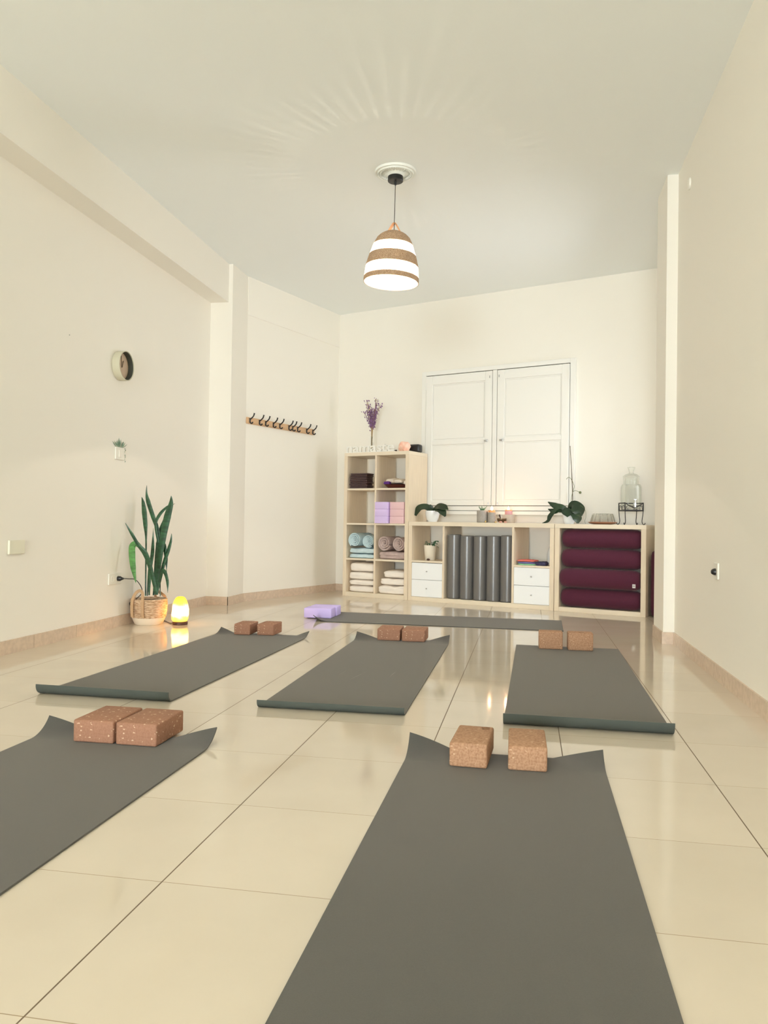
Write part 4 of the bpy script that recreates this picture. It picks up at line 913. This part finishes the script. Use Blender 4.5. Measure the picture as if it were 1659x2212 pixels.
leaves = [
    ([(553, 1460), (555, 1100), (557, 740), (545, 560), (530, 400), (516, 280), (500, 205)], (20, 22, 24, 62, 72, 48, 2), 0.03, 0),
    ([(690, 1440), (712, 1000), (712, 660), (640, 440), (580, 260), (562, 160), (565, 55)], (30, 62, 50, 60, 60, 26, 2), 0.02, 0),
    ([(690, 1440), (725, 1050), (765, 750), (830, 450), (878, 290), (885, 185)], (34, 66, 95, 100, 66, 2), -0.03, 0),
    ([(660, 1440), (700, 900), (740, 650), (785, 480)], (30, 55, 60, 3), 0.05, 0),
    ([(720, 800), (682, 560), (730, 430), (830, 330), (935, 285)], (30, 36, 42, 30, 2), 0.0, 0),
    ([(690, 1420), (610, 1100), (540, 920), (450, 810), (370, 680), (282, 538)], (40, 62, 72, 46, 40, 2), -0.30, 0),
    ([(500, 860), (430, 805), (372, 835), (368, 940), (385, 1110), (427, 1300)], (40, 70, 92, 94, 76, 3), -0.24, 1),
    ([(600, 1450), (605, 1150), (640, 900), (652, 600)], (22, 52, 50, 3), -0.04, 0),
    ([(700, 1440), (740, 1250), (790, 1040), (845, 880), (880, 760), (892, 662)], (22, 40, 48, 48, 32, 2), -0.01, 0),
    ([(745, 1000), (782, 800), (815, 950), (828, 1150)], (30, 52, 48, 3), 0.01, 0),
    ([(705, 1440), (750, 1180), (795, 1145), (835, 1260), (842, 1412)], (20, 38, 52, 40, 3), -0.05, 0),
    ([(655, 1450), (680, 1150), (690, 780)], (22, 34, 4), 0.06, 0),
    ([(745, 1460), (742, 1280), (730, 1180)], (12, 14, 3), 0.0, 0),
    ([(575, 1460), (590, 1200), (600, 1000)], (18, 24, 4), 0.05, 0)]
for pts, wd, dy, lt in leaves:
    o = obj('leaf', leaf_mesh([LP(x, y, dy * (0.6 + 0.4 * i / len(pts))) for i, (x, y) in enumerate(pts)], [v * 0.0006 for v in wd], 0.22, 0.0018, Vector((0.15, 1, 0))), 'leaf_snake_light' if lt else 'leaf_snake', pl, True)
    if lt: o['label'] = 'bright green drooping leaf'

# ------------------------------------------------------------------ salt lamp
SL = Vector((-2.503, 5.43, 0))
sl = thing('salt_lamp', 'glowing orange salt crystal lamp on the floor beside the plant basket', 'lamp', SL, 0)
bm = B(); lathe(bm, [(0, 0), (0.052, 0), (0.055, 0.003), (0.055, 0.020), (0.050, 0.023), (0, 0.023)], 32); obj('base', bm, 'lamp_base', sl, True)
bm = B(); lathe(bm, [(0, 0.0235), (0.050, 0.0235), (0.059, 0.040), (0.062, 0.075), (0.060, 0.11), (0.054, 0.145), (0.046, 0.175), (0.034, 0.196), (0.020, 0.204), (0, 0.205)], 28,
                  wob=lambda a, z: 1 + 0.13 * noise.noise(Vector((math.cos(a) * 1.5, math.sin(a) * 1.5, z * 16))) + 0.05 * noise.noise(Vector((math.cos(a) * 4, math.sin(a) * 4, z * 50))))
obj('crystal', bm, 'salt_glow', sl, True, angle=20)
bm = B(); tube(bm, smooth_path([(XL + 0.045 - SL.x, 5.165 - SL.y, 0.345), (-0.290, -0.24, 0.343), (-0.255, -0.20, 0.335), (-0.235, -0.155, 0.285), (-0.245, -0.12, 0.235), (-0.290, -0.11, 0.19), (-0.352, -0.095, 0.150), (-0.358, 0.04, 0.06), (-0.33, 0.13, 0.006), (-0.2, 0.14, 0.004), (-0.09, 0.02, 0.004), (-0.052, 0.0, 0.010)], 6), 0.003, 7)
obj('power_cord', bm, 'black_plastic', sl, True)
bm = B(); tube(bm, [(XL + 0.012 - SL.x, 5.165 - SL.y, 0.345), (XL + 0.03 - SL.x, 5.165 - SL.y, 0.345), (XL + 0.045 - SL.x, 5.165 - SL.y, 0.345), (XL + 0.055 - SL.x, 5.168 - SL.y, 0.345)], [0.018, 0.018, 0.010, 0.006], 12); obj('plug', bm, 'black_plastic', sl, True)

# ------------------------------------------------------------------ ceiling rose and pendant lamp
PX, PY = -0.889, 5.112
bm = B()
prof = [(0.0, -0.036), (0.045, -0.036), (0.052, -0.030), (0.060, -0.020), (0.074, -0.010), (0.090, -0.007), (0.094, -0.010), (0.106, -0.016), (0.108, -0.012), (0.111, -0.022), (0.118, -0.025), (0.121, -0.014), (0.124, -0.012), (0.126, -0.016), (0.135, -0.016), (0.1365, -0.008), (0.1365, -0.0005)]
def beads(a, z): return 1.0
lathe(bm, prof, 96)
for k in range(40):
    a = 2 * PI * k / 40; bmesh.ops.create_uvsphere(bm, u_segments=8, v_segments=6, radius=0.0092, matrix=Matrix.Translation((0.100 * math.cos(a), 0.100 * math.sin(a), -0.016)))
for k in range(32):
    a = 2 * PI * k / 32; tube(bm, [(0.060 * math.cos(a), 0.060 * math.sin(a), -0.021), (0.074 * math.cos(a), 0.074 * math.sin(a), -0.012), (0.088 * math.cos(a), 0.088 * math.sin(a), -0.0095)], [0.002, 0.004, 0.005], 6)
tag(obj('ceiling_rose', bm, 'plaster_white', None, True, (PX, PY, H)), 'white beaded plaster rose around the pendant lamp on the ceiling', 'ceiling rose')
ZR = 2.359; SH = 0.340  # rim height and shade height
pd = thing('pendant_lamp', 'striped brown and white woven pendant lamp hanging from the ceiling', 'lamp', (PX, PY, H), 0)
zz = lambda z: z - H
bm = B(); lathe(bm, [(0, zz(3.064)), (0.050, zz(3.064)), (0.051, zz(3.062)), (0.051, zz(3.034)), (0.048, zz(3.031)), (0.008, zz(3.030)), (0.006, zz(3.008)), (0, zz(3.008))], 36); obj('canopy', bm, 'black_plastic', pd, True)
bm = B(); tube(bm, [(0, 0, zz(3.02)), (-0.002, 0, zz(2.9)), (-0.004, 0, zz(2.75)), (-0.004, 0, zz(2.64))], 0.0023, 8); obj('cord', bm, 'black_plastic', pd, True)
sd = bpy.data.objects.new('lamp_shade', None); COL.objects.link(sd); sd.parent = pd; sd.location = (-0.020, 0, zz(ZR)); sd.rotation_euler = (0, math.radians(2.6), 0)
def srad(t):  # t: 0 rim .. 1 top, radius of the bell
    pts = [(0, 0.183), (0.093, 0.1825), (0.30, 0.176), (0.523, 0.156), (0.72, 0.134), (0.86, 0.110), (0.93, 0.086), (0.975, 0.058), (1.0, 0.036)]
    for (a, ra), (b, rb) in zip(pts[:-1], pts[1:]):
        if a <= t <= b: return ra + (rb - ra) * (t - a) / (b - a)
    return 0.036
def band(bm, t0, t1, n=8, th=0.004, seg=96, wv=0.0):
    ts = [t0 + (t1 - t0) * i / n for i in range(n + 1)]
    prof = [(srad(t), t * SH) for t in ts] + [(srad(t) - th, t * SH) for t in reversed(ts)]
    lathe(bm, prof, seg, closed=True, wob=(lambda a, z: 1 + wv * math.sin(a * 48 + (z * 900))) if wv else None)
for t0, t1 in ((0.0, 0.093), (0.30, 0.523), (0.72, 1.0)):
    bm = B(); band(bm, t0, t1, 10, wv=0.006); obj('woven_band', bm, 'shade_weave', sd, True)
for t0, t1 in ((0.094, 0.299), (0.524, 0.719)):
    bm = B(); NS = 64
    for k in range(NS):
        a0 = 2 * PI * (k + 0.03) / NS; a1 = 2 * PI * (k + 0.97) / NS
        rows = []
        for i in range(4):
            t = t0 + (t1 - t0) * i / 3; r = srad(t) - 0.0015; z = t * SH
            rows.append([bm.verts.new((r * math.cos(a), r * math.sin(a), z)) for a in (a0, a1)])
        for p, q_ in zip(rows[:-1], rows[1:]): bm.faces.new((p[0], p[1], q_[1], q_[0]))
    obj('white_band', bm, 'shade_white', sd)
bm = B()
for a in (0.25, 2.9):
    c, s = math.cos(a), math.sin(a)
    strap(bm, [(0.046 * c, 0.046 * s, 0.972 * SH), (0.030 * c, 0.030 * s, SH + 0.020), (0.010 * c, 0.010 * s, SH + 0.050), (0.0, 0.0, SH + 0.056)], 0.030, 0.003, Vector((c, s, 0.4)))
obj('hanging_strap', bm, 'shade_ribbon', sd, True)
bm = B(); lathe(bm, [(0, 0.235), (0.020, 0.235), (0.022, 0.24), (0.022, 0.30), (0.012, 0.315), (0, 0.316)], 20); obj('bulb_holder', bm, 'socket_lamp', sd, True)
bm = B(); lathe(bm, [(0, 0.150), (0.016, 0.156), (0.028, 0.178), (0.026, 0.198), (0.014, 0.222), (0.012, 0.234), (0, 0.234)], 20); obj('bulb', bm, 'bulb_glow', sd, True)
BULB_W = 15.0
l = bpy.data.lights.new('bulb_light', 'POINT'); l.energy = BULB_W; l.color = (1.0, 0.86, 0.70); l.shadow_soft_size = 0.003
o = bpy.data.objects.new('bulb_light', l); COL.objects.link(o); o.location = (PX - 0.014, PY, ZR + 0.125)
